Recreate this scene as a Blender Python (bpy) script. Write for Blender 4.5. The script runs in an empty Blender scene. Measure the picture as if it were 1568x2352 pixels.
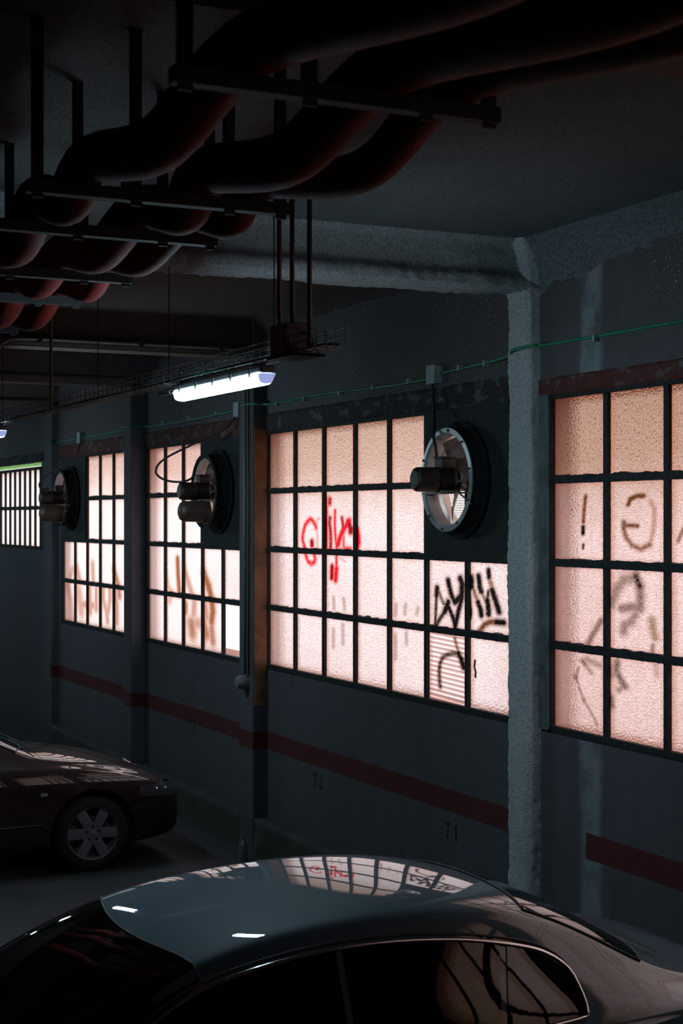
import bpy, bmesh, math, random
import numpy as np
from mathutils import Vector, Matrix, noise
from mathutils.bvhtree import BVHTree
PI = math.pi
random.seed(7)
SC = bpy.context.scene
C = SC.collection

# ------------------------------------------------------------------ place (metres)
# X runs along the window wall (far = negative), Y towards the wall, Z up
CAMZ = 3.05
WY = 5.5            # inner face of the window wall
CEIL = 4.85
BEAMZ = 4.51        # underside of the beams
SILL, HEAD = 1.715, 3.82

# ------------------------------------------------------------------ helpers
def empty(name, label, cat, loc=(0, 0, 0), group=None, kind=None):
    o = bpy.data.objects.new(name, None); C.objects.link(o); o.location = loc
    if kind: o['kind'] = kind
    if label: o['label'] = label
    if cat: o['category'] = cat
    if group: o['group'] = group
    return o

def link_bm(name, bm, mat, parent=None, smooth=False, sharp=None):
    me = bpy.data.meshes.new(name)
    bm.normal_update()
    bm.to_mesh(me); bm.free()
    for m in (mat if isinstance(mat, (list, tuple)) else [mat]): me.materials.append(m)
    if smooth:
        me.polygons.foreach_set('use_smooth', [True] * len(me.polygons))
        if sharp: me.set_sharp_from_angle(angle=sharp)
    o = bpy.data.objects.new(name, me); C.objects.link(o)
    if parent: o.parent = parent
    return o

def tag(o, label, cat, group=None, kind=None):
    o['label'] = label
    if cat: o['category'] = cat
    if group: o['group'] = group
    if kind: o['kind'] = kind
    return o

def struct(o, label=None):
    o['kind'] = 'structure'
    if label: o['label'] = label
    return o

def box(bm, x0, x1, y0, y1, z0, z1, mi=0):
    v = [bm.verts.new(p) for p in ((x0,y0,z0),(x1,y0,z0),(x1,y1,z0),(x0,y1,z0),(x0,y0,z1),(x1,y0,z1),(x1,y1,z1),(x0,y1,z1))]
    for f in ((0,3,2,1),(4,5,6,7),(0,1,5,4),(1,2,6,5),(2,3,7,6),(3,0,4,7)):
        fc = bm.faces.new([v[i] for i in f]); fc.material_index = mi

def bbox(bm, x0, x1, y0, y1, z0, z1, b=.004, seg=2):
    """box with softened edges"""
    t = bmesh.new(); box(t, x0, x1, y0, y1, z0, z1)
    bmesh.ops.bevel(t, geom=t.edges[:], offset=b, segments=seg, profile=.5, affect='EDGES')
    merge(bm, t)

def merge(bm, t):
    me = bpy.data.meshes.new('tmp'); t.to_mesh(me); t.free(); bm.from_mesh(me); bpy.data.meshes.remove(me)

def tube(bm, pts, r, n=8, closed=False, cap=True):
    pts = [Vector(p) for p in pts]; N = len(pts); rings = []
    rs = r if isinstance(r, (list, tuple)) else [r] * N
    prev = None
    for i, p in enumerate(pts):
        if closed: d = pts[(i+1) % N] - pts[i-1]
        else: d = pts[min(i+1, N-1)] - pts[max(i-1, 0)]
        d.normalize()
        if prev is None:
            a = Vector((0, 0, 1)) if abs(d.z) < .9 else Vector((1, 0, 0))
            u = d.cross(a).normalized()
        else:
            u = (prev - d * prev.dot(d)).normalized()
        prev = u; w = d.cross(u)
        rings.append([bm.verts.new(p + (u*math.cos(2*PI*k/n) + w*math.sin(2*PI*k/n)) * rs[i]) for k in range(n)])
    M = N if closed else N-1
    for i in range(M):
        a, b = rings[i], rings[(i+1) % N]
        for k in range(n): bm.faces.new((a[k], a[(k+1) % n], b[(k+1) % n], b[k]))
    if cap and not closed:
        bm.faces.new(rings[0][::-1]); bm.faces.new(rings[-1])

def lathe_y(bm, prof, n=48, c=(0, 0, 0), closed=False):
    """revolve (y, r) pairs about the Y axis"""
    rings = []
    for y, r in prof:
        rings.append([bm.verts.new((c[0] + r*math.cos(2*PI*k/n), c[1] + y, c[2] + r*math.sin(2*PI*k/n))) for k in range(n)])
    M = len(prof) if closed else len(prof) - 1
    for i in range(M):
        a, b = rings[i], rings[(i+1) % len(prof)]
        for k in range(n): bm.faces.new((a[k], b[k], b[(k+1) % n], a[(k+1) % n]))
    if not closed:
        if prof[0][1] > 1e-4: bm.faces.new(rings[0][::-1])
        if prof[-1][1] > 1e-4: bm.faces.new(rings[-1])

def catmull(P, n=8, closed=False):
    P = [Vector(p) for p in P]; out = []; N = len(P)
    for i in range(N if closed else N-1):
        if closed: a, b, c, d = P[i-1], P[i], P[(i+1) % N], P[(i+2) % N]
        else: a, b, c, d = P[max(i-1,0)], P[i], P[i+1], P[min(i+2, N-1)]
        for k in range(n):
            t = k/n
            out.append(.5*((2*b) + (c-a)*t + (2*a-5*b+4*c-d)*t*t + (3*b-a-3*c+d)*t**3))
    if not closed: out.append(P[-1])
    return out

def grid_box(x0, x1, y0, y1, z0, z1, res, skip=()):
    """a box whose faces are cut into small squares, for rough surfaces"""
    bm = bmesh.new()
    L = (x1-x0, y1-y0, z1-z0); N = [max(1, int(round(l/res))) for l in L]; O = (x0, y0, z0)
    seen = {}
    def V(i, j, k):
        key = (i, j, k)
        if key not in seen: seen[key] = bm.verts.new((O[0]+L[0]*i/N[0], O[1]+L[1]*j/N[1], O[2]+L[2]*k/N[2]))
        return seen[key]
    for s in (0, 1):
        nm = 'x' + str(s)
        if nm not in skip:
            for j in range(N[1]):
                for k in range(N[2]):
                    f = [V(s*N[0],j,k), V(s*N[0],j+1,k), V(s*N[0],j+1,k+1), V(s*N[0],j,k+1)]
                    bm.faces.new(f if s else f[::-1])
        if 'y'+str(s) not in skip:
            for i in range(N[0]):
                for k in range(N[2]):
                    f = [V(i,s*N[1],k), V(i+1,s*N[1],k), V(i+1,s*N[1],k+1), V(i,s*N[1],k+1)]
                    bm.faces.new(f[::-1] if s else f)
        if 'z'+str(s) not in skip:
            for i in range(N[0]):
                for j in range(N[1]):
                    f = [V(i,j,s*N[2]), V(i+1,j,s*N[2]), V(i+1,j+1,s*N[2]), V(i,j+1,s*N[2])]
                    bm.faces.new(f if s else f[::-1])
    return bm

def rough(bm, amp, fr=18., low=.0, round_edges=None):
    """push vertices about like sprayed mineral coating"""
    bm.normal_update()
    mv = []
    for v in bm.verts:
        p = v.co
        d = amp*(noise.noise(p*fr) + .6*noise.noise(p*fr*2.3)) + low*noise.noise(p*2.1 + Vector((3, 1, 7)))
        mv.append(v.normal*d)
    for v, d in zip(bm.verts, mv): v.co += d

# ------------------------------------------------------------------ materials
def new_mat(name):
    m = bpy.data.materials.new(name); m.use_nodes = True
    nt = m.node_tree; nt.nodes.clear()
    out = nt.nodes.new('ShaderNodeOutputMaterial')
    return m, nt, out
class G:
    """tiny node graph writer"""
    def __init__(s, nt): s.nt = nt
    def n(s, t, ins=None, **kw):
        nd = s.nt.nodes.new(t)
        for k, v in kw.items(): setattr(nd, k, v)
        for k, v in (ins or {}).items():
            if isinstance(v, bpy.types.NodeSocket): s.nt.links.new(v, nd.inputs[k])
            else: nd.inputs[k].default_value = v
        return nd
    def pos(s): return s.n('ShaderNodeTexCoord').outputs['Object']
    def noise(s, vec, scale, detail=4., rough=.6):
        return s.n('ShaderNodeTexNoise', {'Vector': vec, 'Scale': scale, 'Detail': detail, 'Roughness': rough}).outputs[0]
    def ramp(s, fac, a, b, ca, cb):
        r = s.n('ShaderNodeValToRGB', {0: fac}); e = r.color_ramp.elements
        e[0].position = a; e[1].position = b; e[0].color = ca; e[1].color = cb
        return r.outputs[0]
    def m(s, op, a, b=0., c=None, clamp=False):
        ins = {0: a, 1: b}
        if c is not None: ins[2] = c
        nd = s.n('ShaderNodeMath', ins, operation=op); nd.use_clamp = clamp
        return nd.outputs[0]
    def mix(s, f, a, b, bt='MIX'):
        nd = s.n('ShaderNodeMix', data_type='RGBA', blend_type=bt)
        for i, v in ((0, f), (6, a), (7, b)):
            if isinstance(v, bpy.types.NodeSocket): s.nt.links.new(v, nd.inputs[i])
            else: nd.inputs[i].default_value = v
        return nd.outputs[2]
    def sep(s, v): return s.n('ShaderNodeSeparateXYZ', {0: v}).outputs
    def step(s, v, a, b):
        return s.n('ShaderNodeMapRange', {0: v, 1: a, 2: b, 3: 0., 4: 1.}, interpolation_type='SMOOTHSTEP').outputs[0]
def c4(r, g, b): return (r, g, b, 1.)
def gray(v): return (v, v, v, 1.)

def simple(name, col, rough=.5, metal=0., var=.25, scale=9., bump=.0, bscale=60., spec=.5, coat=0., dust=0.):
    m, nt, out = new_mat(name); g = G(nt); p = g.pos()
    nz = g.noise(p, scale)
    dark = tuple(c*(1-var) for c in col) + (1.,); lite = tuple(min(1, c*(1+var)) for c in col) + (1.,)
    cc = g.ramp(nz, .3, .7, dark, lite)
    if dust:
        cc = g.mix(g.m('MULTIPLY', g.step(g.noise(p, 70., 3.), .55, .75), dust), cc, c4(.25, .25, .24))
    b = g.n('ShaderNodeBsdfPrincipled', {'Base Color': cc, 'Metallic': metal})
    b.inputs['Specular IOR Level'].default_value = spec
    rr = g.n('ShaderNodeMapRange', {0: nz, 3: rough*.85, 4: min(1., rough*1.15)}).outputs[0]
    nt.links.new(rr, b.inputs['Roughness'])
    b.inputs['Coat Weight'].default_value = coat; b.inputs['Coat Roughness'].default_value = .04
    if bump:
        bp = g.n('ShaderNodeBump', {'Height': g.noise(p, bscale, 5.), 'Strength': bump, 'Distance': .01})
        nt.links.new(bp.outputs[0], b.inputs['Normal'])
    nt.links.new(b.outputs[0], out.inputs[0])
    return m

def emis(name, col, s):
    m, nt, out = new_mat(name); g = G(nt)
    e = g.n('ShaderNodeEmission', {'Color': col, 'Strength': s}); nt.links.new(e.outputs[0], out.inputs[0])
    return m

def wall_mat():
    m, nt, out = new_mat('painted_render'); g = G(nt); p = g.pos(); x, y, z = g.sep(p)
    st = g.n('ShaderNodeMapping', {0: p, 3: (5., 5., .7)}).outputs[0]       # streaks that run down
    streak = g.noise(st, 2.2, 6., .65)
    blot = g.noise(p, 1.1, 5., .6)
    fine = g.noise(p, 60., 3., .6)
    base = g.mix(streak, c4(.037, .035, .042), c4(.094, .088, .10))
    base = g.mix(g.step(g.m('ADD', z, g.m('MULTIPLY', blot, .5)), 3.9, 4.6), base, g.mix(streak, c4(.038, .031, .032), c4(.082, .069, .071)))
    base = g.mix(g.m('MULTIPLY', g.step(blot, .5, .75), .45), base, c4(.075, .082, .1))
    base = g.mix(g.m('MULTIPLY', g.step(fine, .62, .8), .5), base, c4(.04, .045, .05))
    # white specks of overspray high on the wall
    sp = g.m('MULTIPLY', g.step(g.noise(p, 58., 2., .5), .62, .68), g.step(z, 3.5, 4.4))
    sp = g.m('MULTIPLY', sp, g.step(g.noise(p, .9, 2.), .42, .62))
    base = g.mix(sp, base, c4(.3, .34, .36))
    # patched strip of pale plaster in the near bay
    px = g.m('MULTIPLY', g.step(g.m('ADD', x, g.m('MULTIPLY', g.noise(p, 3.), .12)), -8.06, -8.0), g.m('SUBTRACT', 1., g.step(g.m('ADD', x, g.m('MULTIPLY', g.noise(p, 2.3), .14)), -7.84, -7.76)))
    px = g.m('MULTIPLY', px, g.step(g.noise(p, 4., 5.), .3, .55))
    base = g.mix(g.m('MULTIPLY', px, .55), base, c4(.25, .28, .31))
    # damp grime at the foot
    base = g.mix(g.m('MULTIPLY', g.m('SUBTRACT', 1., g.step(g.m('ADD', z, g.m('MULTIPLY', g.noise(p, 3.), .5)), .35, .85)), .75), base, c4(.035, .042, .038))
    # drips under the sill
    dr = g.m('MULTIPLY', g.step(streak, .52, .7), g.step(z, 1.35, 1.7)); dr = g.m('MULTIPLY', dr, g.m('SUBTRACT', 1., g.step(z, 1.72, 1.75)))
    base = g.mix(g.m('MULTIPLY', dr, .8), base, c4(.03, .03, .03))
    # red painted stripe
    e = g.m('MULTIPLY', g.m('SUBTRACT', g.noise(p, 14., 3.), .5), .012)
    ze = g.m('ADD', z, e)
    inb = g.m('MULTIPLY', g.step(ze, .953, .957), g.m('SUBTRACT', 1., g.step(ze, 1.113, 1.117)))
    xe = g.m('ADD', x, g.m('MULTIPLY', g.noise(p, 9.), .1))
    bay = g.m('ADD', g.step(xe, -7.99, -7.97), g.m('SUBTRACT', 1., g.step(x, -8.7, -8.69)), clamp=True)
    bay = g.m('MULTIPLY', bay, g.step(x, -20.2, -20.19))
    wear = g.m('SUBTRACT', 1., g.m('MULTIPLY', g.step(g.noise(g.n('ShaderNodeMapping', {0: p, 3: (8., 8., 2.)}).outputs[0], 9., 4.), .66, .74), .6))
    inb = g.m('MULTIPLY', g.m('MULTIPLY', inb, bay), wear)
    red = g.mix(g.noise(p, 2., 4.), c4(.055, .003, .004), c4(.09, .005, .006))
    base = g.mix(inb, base, red)
    b = g.n('ShaderNodeBsdfPrincipled', {'Base Color': base, 'Roughness': .8})
    bp = g.n('ShaderNodeBump', {'Height': g.noise(p, 35., 6.), 'Strength': .35, 'Distance': .008})
    nt.links.new(bp.outputs[0], b.inputs['Normal']); nt.links.new(b.outputs[0], out.inputs[0])
    return m

def spray_mat(name, a, b_, bump=.9):
    m, nt, out = new_mat(name); g = G(nt); p = g.pos()
    n1 = g.noise(p, 48., 5., .7); n2 = g.noise(p, 1.4, 3.)
    col = g.mix(g.step(n1, .3, .6), a, b_)
    col = g.mix(g.m('MULTIPLY', g.step(g.noise(p, 95., 3.), .57, .68), .8), col, tuple(v*.25 for v in a[:3]) + (1.,))
    col = g.mix(g.m('MULTIPLY', g.step(n2, .45, .7), .35), col, a)
    b = g.n('ShaderNodeBsdfPrincipled', {'Base Color': col, 'Roughness': .95})
    h = g.m('ADD', g.noise(p, 55., 6., .7), g.m('MULTIPLY', g.noise(p, 130., 4.), .5))
    bp = g.n('ShaderNodeBump', {'Height': h, 'Strength': bump, 'Distance': .055})
    nt.links.new(bp.outputs[0], b.inputs['Normal']); nt.links.new(b.outputs[0], out.inputs[0])
    return m

def pane_mat(name, lit_tint, dirt, top, amount, ribbed=False, grid=None, see=.6, relief=1.):
    """frosted hammered glass seen against daylight: diffusely transmitting, dirty towards its head"""
    m, nt, out = new_mat(name); g = G(nt); p = g.pos(); x, y, z = g.sep(p)
    flat = g.n('ShaderNodeCombineXYZ', {0: x, 1: z, 2: 0.}).outputs[0]
    wob = g.n('ShaderNodeVectorMath', {0: flat, 1: g.n('ShaderNodeVectorMath', {0: g.n('ShaderNodeTexNoise', {'Vector': flat, 'Scale': 30., 'Detail': 1.}).outputs[1], 3: .012}, operation='SCALE').outputs[0]}, operation='ADD').outputs[0]
    vor = g.n('ShaderNodeTexVoronoi', {'Vector': wob, 'Scale': 58.}, feature='DISTANCE_TO_EDGE', voronoi_dimensions='2D').outputs[0]
    v2 = g.n('ShaderNodeTexVoronoi', {'Vector': wob, 'Scale': 58.}, voronoi_dimensions='2D').outputs[0]
    col = lit_tint
    brk = g.step(g.noise(flat, 26., 4., .7), .35, .62)
    cell = g.m('SUBTRACT', 1., g.m('MULTIPLY', g.m('SUBTRACT', 1., g.step(vor, -.02, .2)), g.m('ADD', .3, g.m('MULTIPLY', brk, .6))))
    cell = g.m('MULTIPLY', cell, g.m('ADD', .72, g.m('MULTIPLY', g.noise(flat, 75., 3., .6), .5)), clamp=True)
    if ribbed:
        w = g.n('ShaderNodeTexWave', {'Vector': g.n('ShaderNodeCombineXYZ', {0: g.m('ADD', z, g.m('MULTIPLY', x, .03)), 1: 0., 2: 0.}).outputs[0], 'Scale': 9.2, 'Distortion': .3, 'Detail': 1.}).outputs[1]
        cell = g.m('ADD', g.m('MULTIPLY', g.step(w, .1, .7), .8), .2)
    col = g.mix(cell, tuple(v*(1-relief+relief*(.40, .27, .29)[i]) for i, v in enumerate(lit_tint[:3])) + (1.,), lit_tint)
    # patchy film of dirt
    film = g.step(g.noise(flat, 2.6, 5., .6), .35, .8)
    col = g.mix(g.m('MULTIPLY', film, amount*.7), col, dirt)
    fm = g.n('ShaderNodeMapping', {0: flat, 3: (9., 1., 1.)}).outputs[0]
    col = g.mix(g.m('MULTIPLY', g.step(g.noise(fm, 1.6, 4.), .55, .75), amount*.45), col, dirt)
    # soot and yellow film at the head of the window
    t = g.step(g.m('ADD', z, g.m('MULTIPLY', g.noise(flat, 3.5, 4.), .35)), top, top+.62)
    col = g.mix(g.m('MULTIPLY', t, min(.85, amount+.35)), col, tuple(v*.62*k for v, k in zip(dirt[:3], (1.15, 1.0, .68))) + (1.,))
    spk = g.noise(g.n('ShaderNodeMapping', {0: flat, 3: (1., .6, 1.)}).outputs[0], 95., 3., .6)
    thr = g.m('SUBTRACT', .66, g.m('MULTIPLY', t, .1))
    s = g.m('MULTIPLY', g.m('SUBTRACT', spk, thr), 16., clamp=True)
    col = g.mix(g.m('MULTIPLY', s, .8), col, c4(.05, .035, .03))
    # orange-brown band along the putty lines, and panes of slightly different glass
    if grid:
        gx0, gpw, gz0, gph = grid
        ux = g.m('DIVIDE', g.m('SUBTRACT', x, gx0), gpw); uz = g.m('DIVIDE', g.m('SUBTRACT', z, gz0), gph)
        ex = g.m('MULTIPLY', g.m('PINGPONG', ux, .5), gpw); ez = g.m('MULTIPLY', g.m('PINGPONG', uz, .5), gph)
        e = g.m('MINIMUM', g.m('MULTIPLY', ex, .6), g.m('ADD', ez, .004))
        e = g.m('ADD', e, g.m('MULTIPLY', g.m('SUBTRACT', g.noise(flat, 22., 5., .7), .5), .05))
        gr = g.m('SUBTRACT', 1., g.step(e, .012, .062))
        col = g.mix(g.m('MULTIPLY', gr, .62), col, c4(.42, .17, .09))
        wn = g.n('ShaderNodeTexWhiteNoise', {'Vector': g.n('ShaderNodeCombineXYZ', {0: g.m('FLOOR', ux), 1: g.m('FLOOR', uz), 2: 3.}).outputs[0]}, noise_dimensions='3D').outputs[0]
        col = g.mix(g.m('MULTIPLY', wn, amount*.55), col, dirt)
    # spray paint
    at = g.n('ShaderNodeAttribute', attribute_name='paint')
    a = g.m('MULTIPLY', at.outputs['Alpha'], g.m('ADD', .55, g.m('MULTIPLY', g.noise(flat, 45., 5., .75), 1.1)), clamp=True)
    halo = g.mix(1., at.outputs['Color'], c4(.24, .10, .055), 'ADD')
    col = g.mix(a, col, g.mix(g.m('MULTIPLY', a, a), halo, at.outputs['Color']))
    tr0 = g.n('ShaderNodeBsdfTranslucent', {'Color': col})
    rb = g.n('ShaderNodeBump', {'Height': v2 if not ribbed else w, 'Strength': .8, 'Distance': .006})
    rf = g.n('ShaderNodeBsdfRefraction', {'Color': col, 'Roughness': .2, 'IOR': 1.35, 'Normal': rb.outputs[0]})
    tr = g.n('ShaderNodeMixShader', {0: see, 1: tr0.outputs[0], 2: rf.outputs[0]})
    gl = g.n('ShaderNodeBsdfGlossy', {'Color': gray(.8), 'Roughness': .35})
    bp = g.n('ShaderNodeBump', {'Height': vor, 'Strength': .5, 'Distance': .01})
    nt.links.new(bp.outputs[0], gl.inputs['Normal'])
    mx = g.n('ShaderNodeMixShader', {0: .025, 1: tr.outputs[0], 2: gl.outputs[0]})
    nt.links.new(mx.outputs[0], out.inputs[0])
    return m

def lintel_mat(name, base):
    m, nt, out = new_mat(name); g = G(nt); p = g.pos()
    q = g.n('ShaderNodeMapping', {0: p, 3: (1., 1., 1.6)}).outputs[0]
    n1 = g.noise(q, 5.5, 6., .62)
    col = g.mix(g.noise(p, 11., 4.), base, tuple(v*1.9 for v in base[:3])+(1.,))
    col = g.mix(g.m('MULTIPLY', g.step(n1, .53, .60), .8), col, g.mix(g.noise(p, 30., 3.), c4(.04, .045, .045), c4(.15, .155, .15)))
    b = g.n('ShaderNodeBsdfPrincipled', {'Base Color': col, 'Roughness': .85})
    bp = g.n('ShaderNodeBump', {'Height': n1, 'Strength': .8, 'Distance': .03})
    nt.links.new(bp.outputs[0], b.inputs['Normal']); nt.links.new(b.outputs[0], out.inputs[0]); return m

M = {}
M['wall'] = wall_mat()
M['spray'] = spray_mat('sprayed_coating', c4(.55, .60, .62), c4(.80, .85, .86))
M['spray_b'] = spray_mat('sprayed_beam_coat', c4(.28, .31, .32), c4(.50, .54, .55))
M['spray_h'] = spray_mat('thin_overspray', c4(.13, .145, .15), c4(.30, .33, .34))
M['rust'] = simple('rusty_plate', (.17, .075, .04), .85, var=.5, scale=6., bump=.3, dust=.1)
M['plate_shade'] = simple('shaded_plate', (.0025, .0025, .003), .9, spec=.1)  # shade put into the colour, keeping the underside dark beside the lamp
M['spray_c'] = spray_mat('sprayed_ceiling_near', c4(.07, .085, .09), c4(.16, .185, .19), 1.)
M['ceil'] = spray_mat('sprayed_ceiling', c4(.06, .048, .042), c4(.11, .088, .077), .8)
M['lintel_grey'] = lintel_mat('sooty_lintel', c4(.012, .010, .009))
M['beam_far'] = spray_mat('painted_beam', c4(.065, .052, .046), c4(.125, .10, .088), .4)
M['column_paint'] = M['wall']
M['floor'] = simple('dusty_concrete', (.028, .028, .029), .55, var=.35, scale=1.7, bump=.25, bscale=30.)
M['dark_wall'] = simple('dim_render', (.07, .068, .066), .85, bump=.2)
M['curb'] = simple('mossy_concrete', (.028, .028, .022), .9, var=.5, scale=4., bump=.7, bscale=22.)
M['lintel'] = lintel_mat('rusty_lintel', c4(.050, .009, .006))
M['steel'] = simple('painted_steel', (.012, .015, .016), .7, var=.4, scale=14., bump=.35, bscale=70., dust=.25, spec=.25)
M['flange'] = simple('black_flange', (.006, .007, .007), .8, var=.3, spec=.2)
M['frame_blue'] = simple('blue_grey_steel', (.07, .088, .098), .6, var=.4, scale=8., bump=.2, dust=.5)
M['reveal'] = simple('brick_reveal', (.55, .27, .2), .9, var=.2)
M['galv'] = simple('galvanised_ring', (.6, .64, .66), .32, metal=.65, var=.3, scale=7.)
M['duct'] = simple('duct_steel', (.74, .48, .41), .5, metal=.1, var=.2)
M['blade'] = simple('dusty_blade', (.24, .19, .165), .5, metal=.3, var=.35, scale=11.)
M['motor'] = simple('greasy_motor', (.028, .018, .015), .32, metal=.3, var=.5, scale=22., bump=.5, bscale=90., dust=.3)
M['black'] = simple('black_rubber', (.012, .012, .013), .6, var=.2)
M['cover'] = simple('brown_plastic', (.06, .035, .026), .5, var=.3)
M['red_pipe'] = simple('red_hose', (.11, .007, .005), .8, var=.5, scale=5., bump=.2, bscale=30., dust=.3, spec=.15)
M['hanger'] = simple('galvanised_channel', (.022, .025, .028), .8, metal=.0, var=.4, scale=12.)
M['wire'] = simple('zinc_wire', (.18, .22, .23), .4, metal=.7)
M['green'] = simple('green_cable', (.014, .17, .09), .45, var=.3)
M['conduit'] = simple('grey_conduit', (.13, .14, .15), .55, var=.3)
M['box'] = simple('grey_plastic_box', (.24, .27, .28), .5, var=.2, scale=14., dust=.3)
M['dbox'] = simple('dark_metal_box', (.12, .118, .12), .6, var=.3)
M['lamp_body'] = simple('lamp_housing', (.10, .11, .12), .5)
M['lamp_on'] = emis('lit_diffuser', c4(.60, .86, 1.), 92.)
M['lamp_end'] = emis('diffuser_end', c4(.42, .5, .95), .75)
M['white'] = simple('white_plastic', (.7, .75, .78), .4)
M['stencil'] = simple('stencil_paint', (.008, .009, .01), .7)
M['bottle'] = simple('pale_plastic', (.1, .11, .13), .3)
M['glass'] = simple('dark_car_glass', (.002, .0025, .003), .02, var=.0, spec=.5)
M['chrome'] = simple('chrome', (.75, .75, .75), .12, metal=1., var=.05)
M['tyre'] = simple('tyre_rubber', (.008, .008, .009), .75, bump=.3, bscale=40.)
M['rim'] = simple('alloy', (.13, .135, .15), .65, metal=.0, var=.1)
M['lens'] = simple('headlight_lens', (.05, .055, .065), .05, var=.1, spec=.8)
M['trim_black'] = simple('black_trim', (.006, .006, .007), .45)
M['interior'] = simple('dark_interior', (.006, .006, .007), .8)

def paint(name, base, flake, rough=.28, metal=.75):
    m, nt, out = new_mat(name); g = G(nt); p = g.pos()
    col = g.mix(g.noise(p, 400., 2.), base, flake)
    b = g.n('ShaderNodeBsdfPrincipled', {'Base Color': col, 'Metallic': metal, 'Roughness': rough})
    b.inputs['Coat Weight'].default_value = 1.; b.inputs['Coat Roughness'].default_value = .015; b.inputs['Coat IOR'].default_value = 1.5; b.inputs['Specular IOR Level'].default_value = .25
    nt.links.new(b.outputs[0], out.inputs[0]); return m
M['grey_paint'] = paint('grey_metallic_paint', c4(.012, .052, .08), c4(.026, .08, .115), .6, .0)
M['maroon_paint'] = paint('maroon_paint', c4(.009, .0008, .001), c4(.016, .0015, .002), .6, .0)

def _g(x0, x1, nc, z0=SILL, z1=HEAD, nr=4): return (x0, (x1-x0)/nc, z0, (z1-z0)/nr)
M['pane1'] = pane_mat('hammered_glass_near', c4(.88, .74, .72), c4(.50, .33, .27), 3.05, .42, grid=_g(-8.43, -4.28, 7))  # dimmer tint, heavier dirt: weaker outside daylight painted into the near glass
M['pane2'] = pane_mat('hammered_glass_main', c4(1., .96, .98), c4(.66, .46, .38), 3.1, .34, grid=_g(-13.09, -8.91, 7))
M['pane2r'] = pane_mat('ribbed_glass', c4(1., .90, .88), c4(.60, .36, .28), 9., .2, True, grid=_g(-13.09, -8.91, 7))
M['pane3'] = pane_mat('hammered_glass_third', c4(1., .98, .99), c4(.8, .5, .42), 3.2, .26, relief=.3, grid=_g(-16.51, -13.66, 5))  # paler tint, less dirt and relief: brighter outside daylight painted into far glass
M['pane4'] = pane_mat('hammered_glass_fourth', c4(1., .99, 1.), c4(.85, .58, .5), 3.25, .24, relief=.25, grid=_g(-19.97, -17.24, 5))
M['pane5'] = pane_mat('striped_glass_far', c4(1., 1., 1.), c4(.95, .85, .85), 9., .08, relief=.2)
M['pane_green'] = pane_mat('green_glass', c4(.4, .95, .3), c4(.4, .8, .3), 9., .1)

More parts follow.
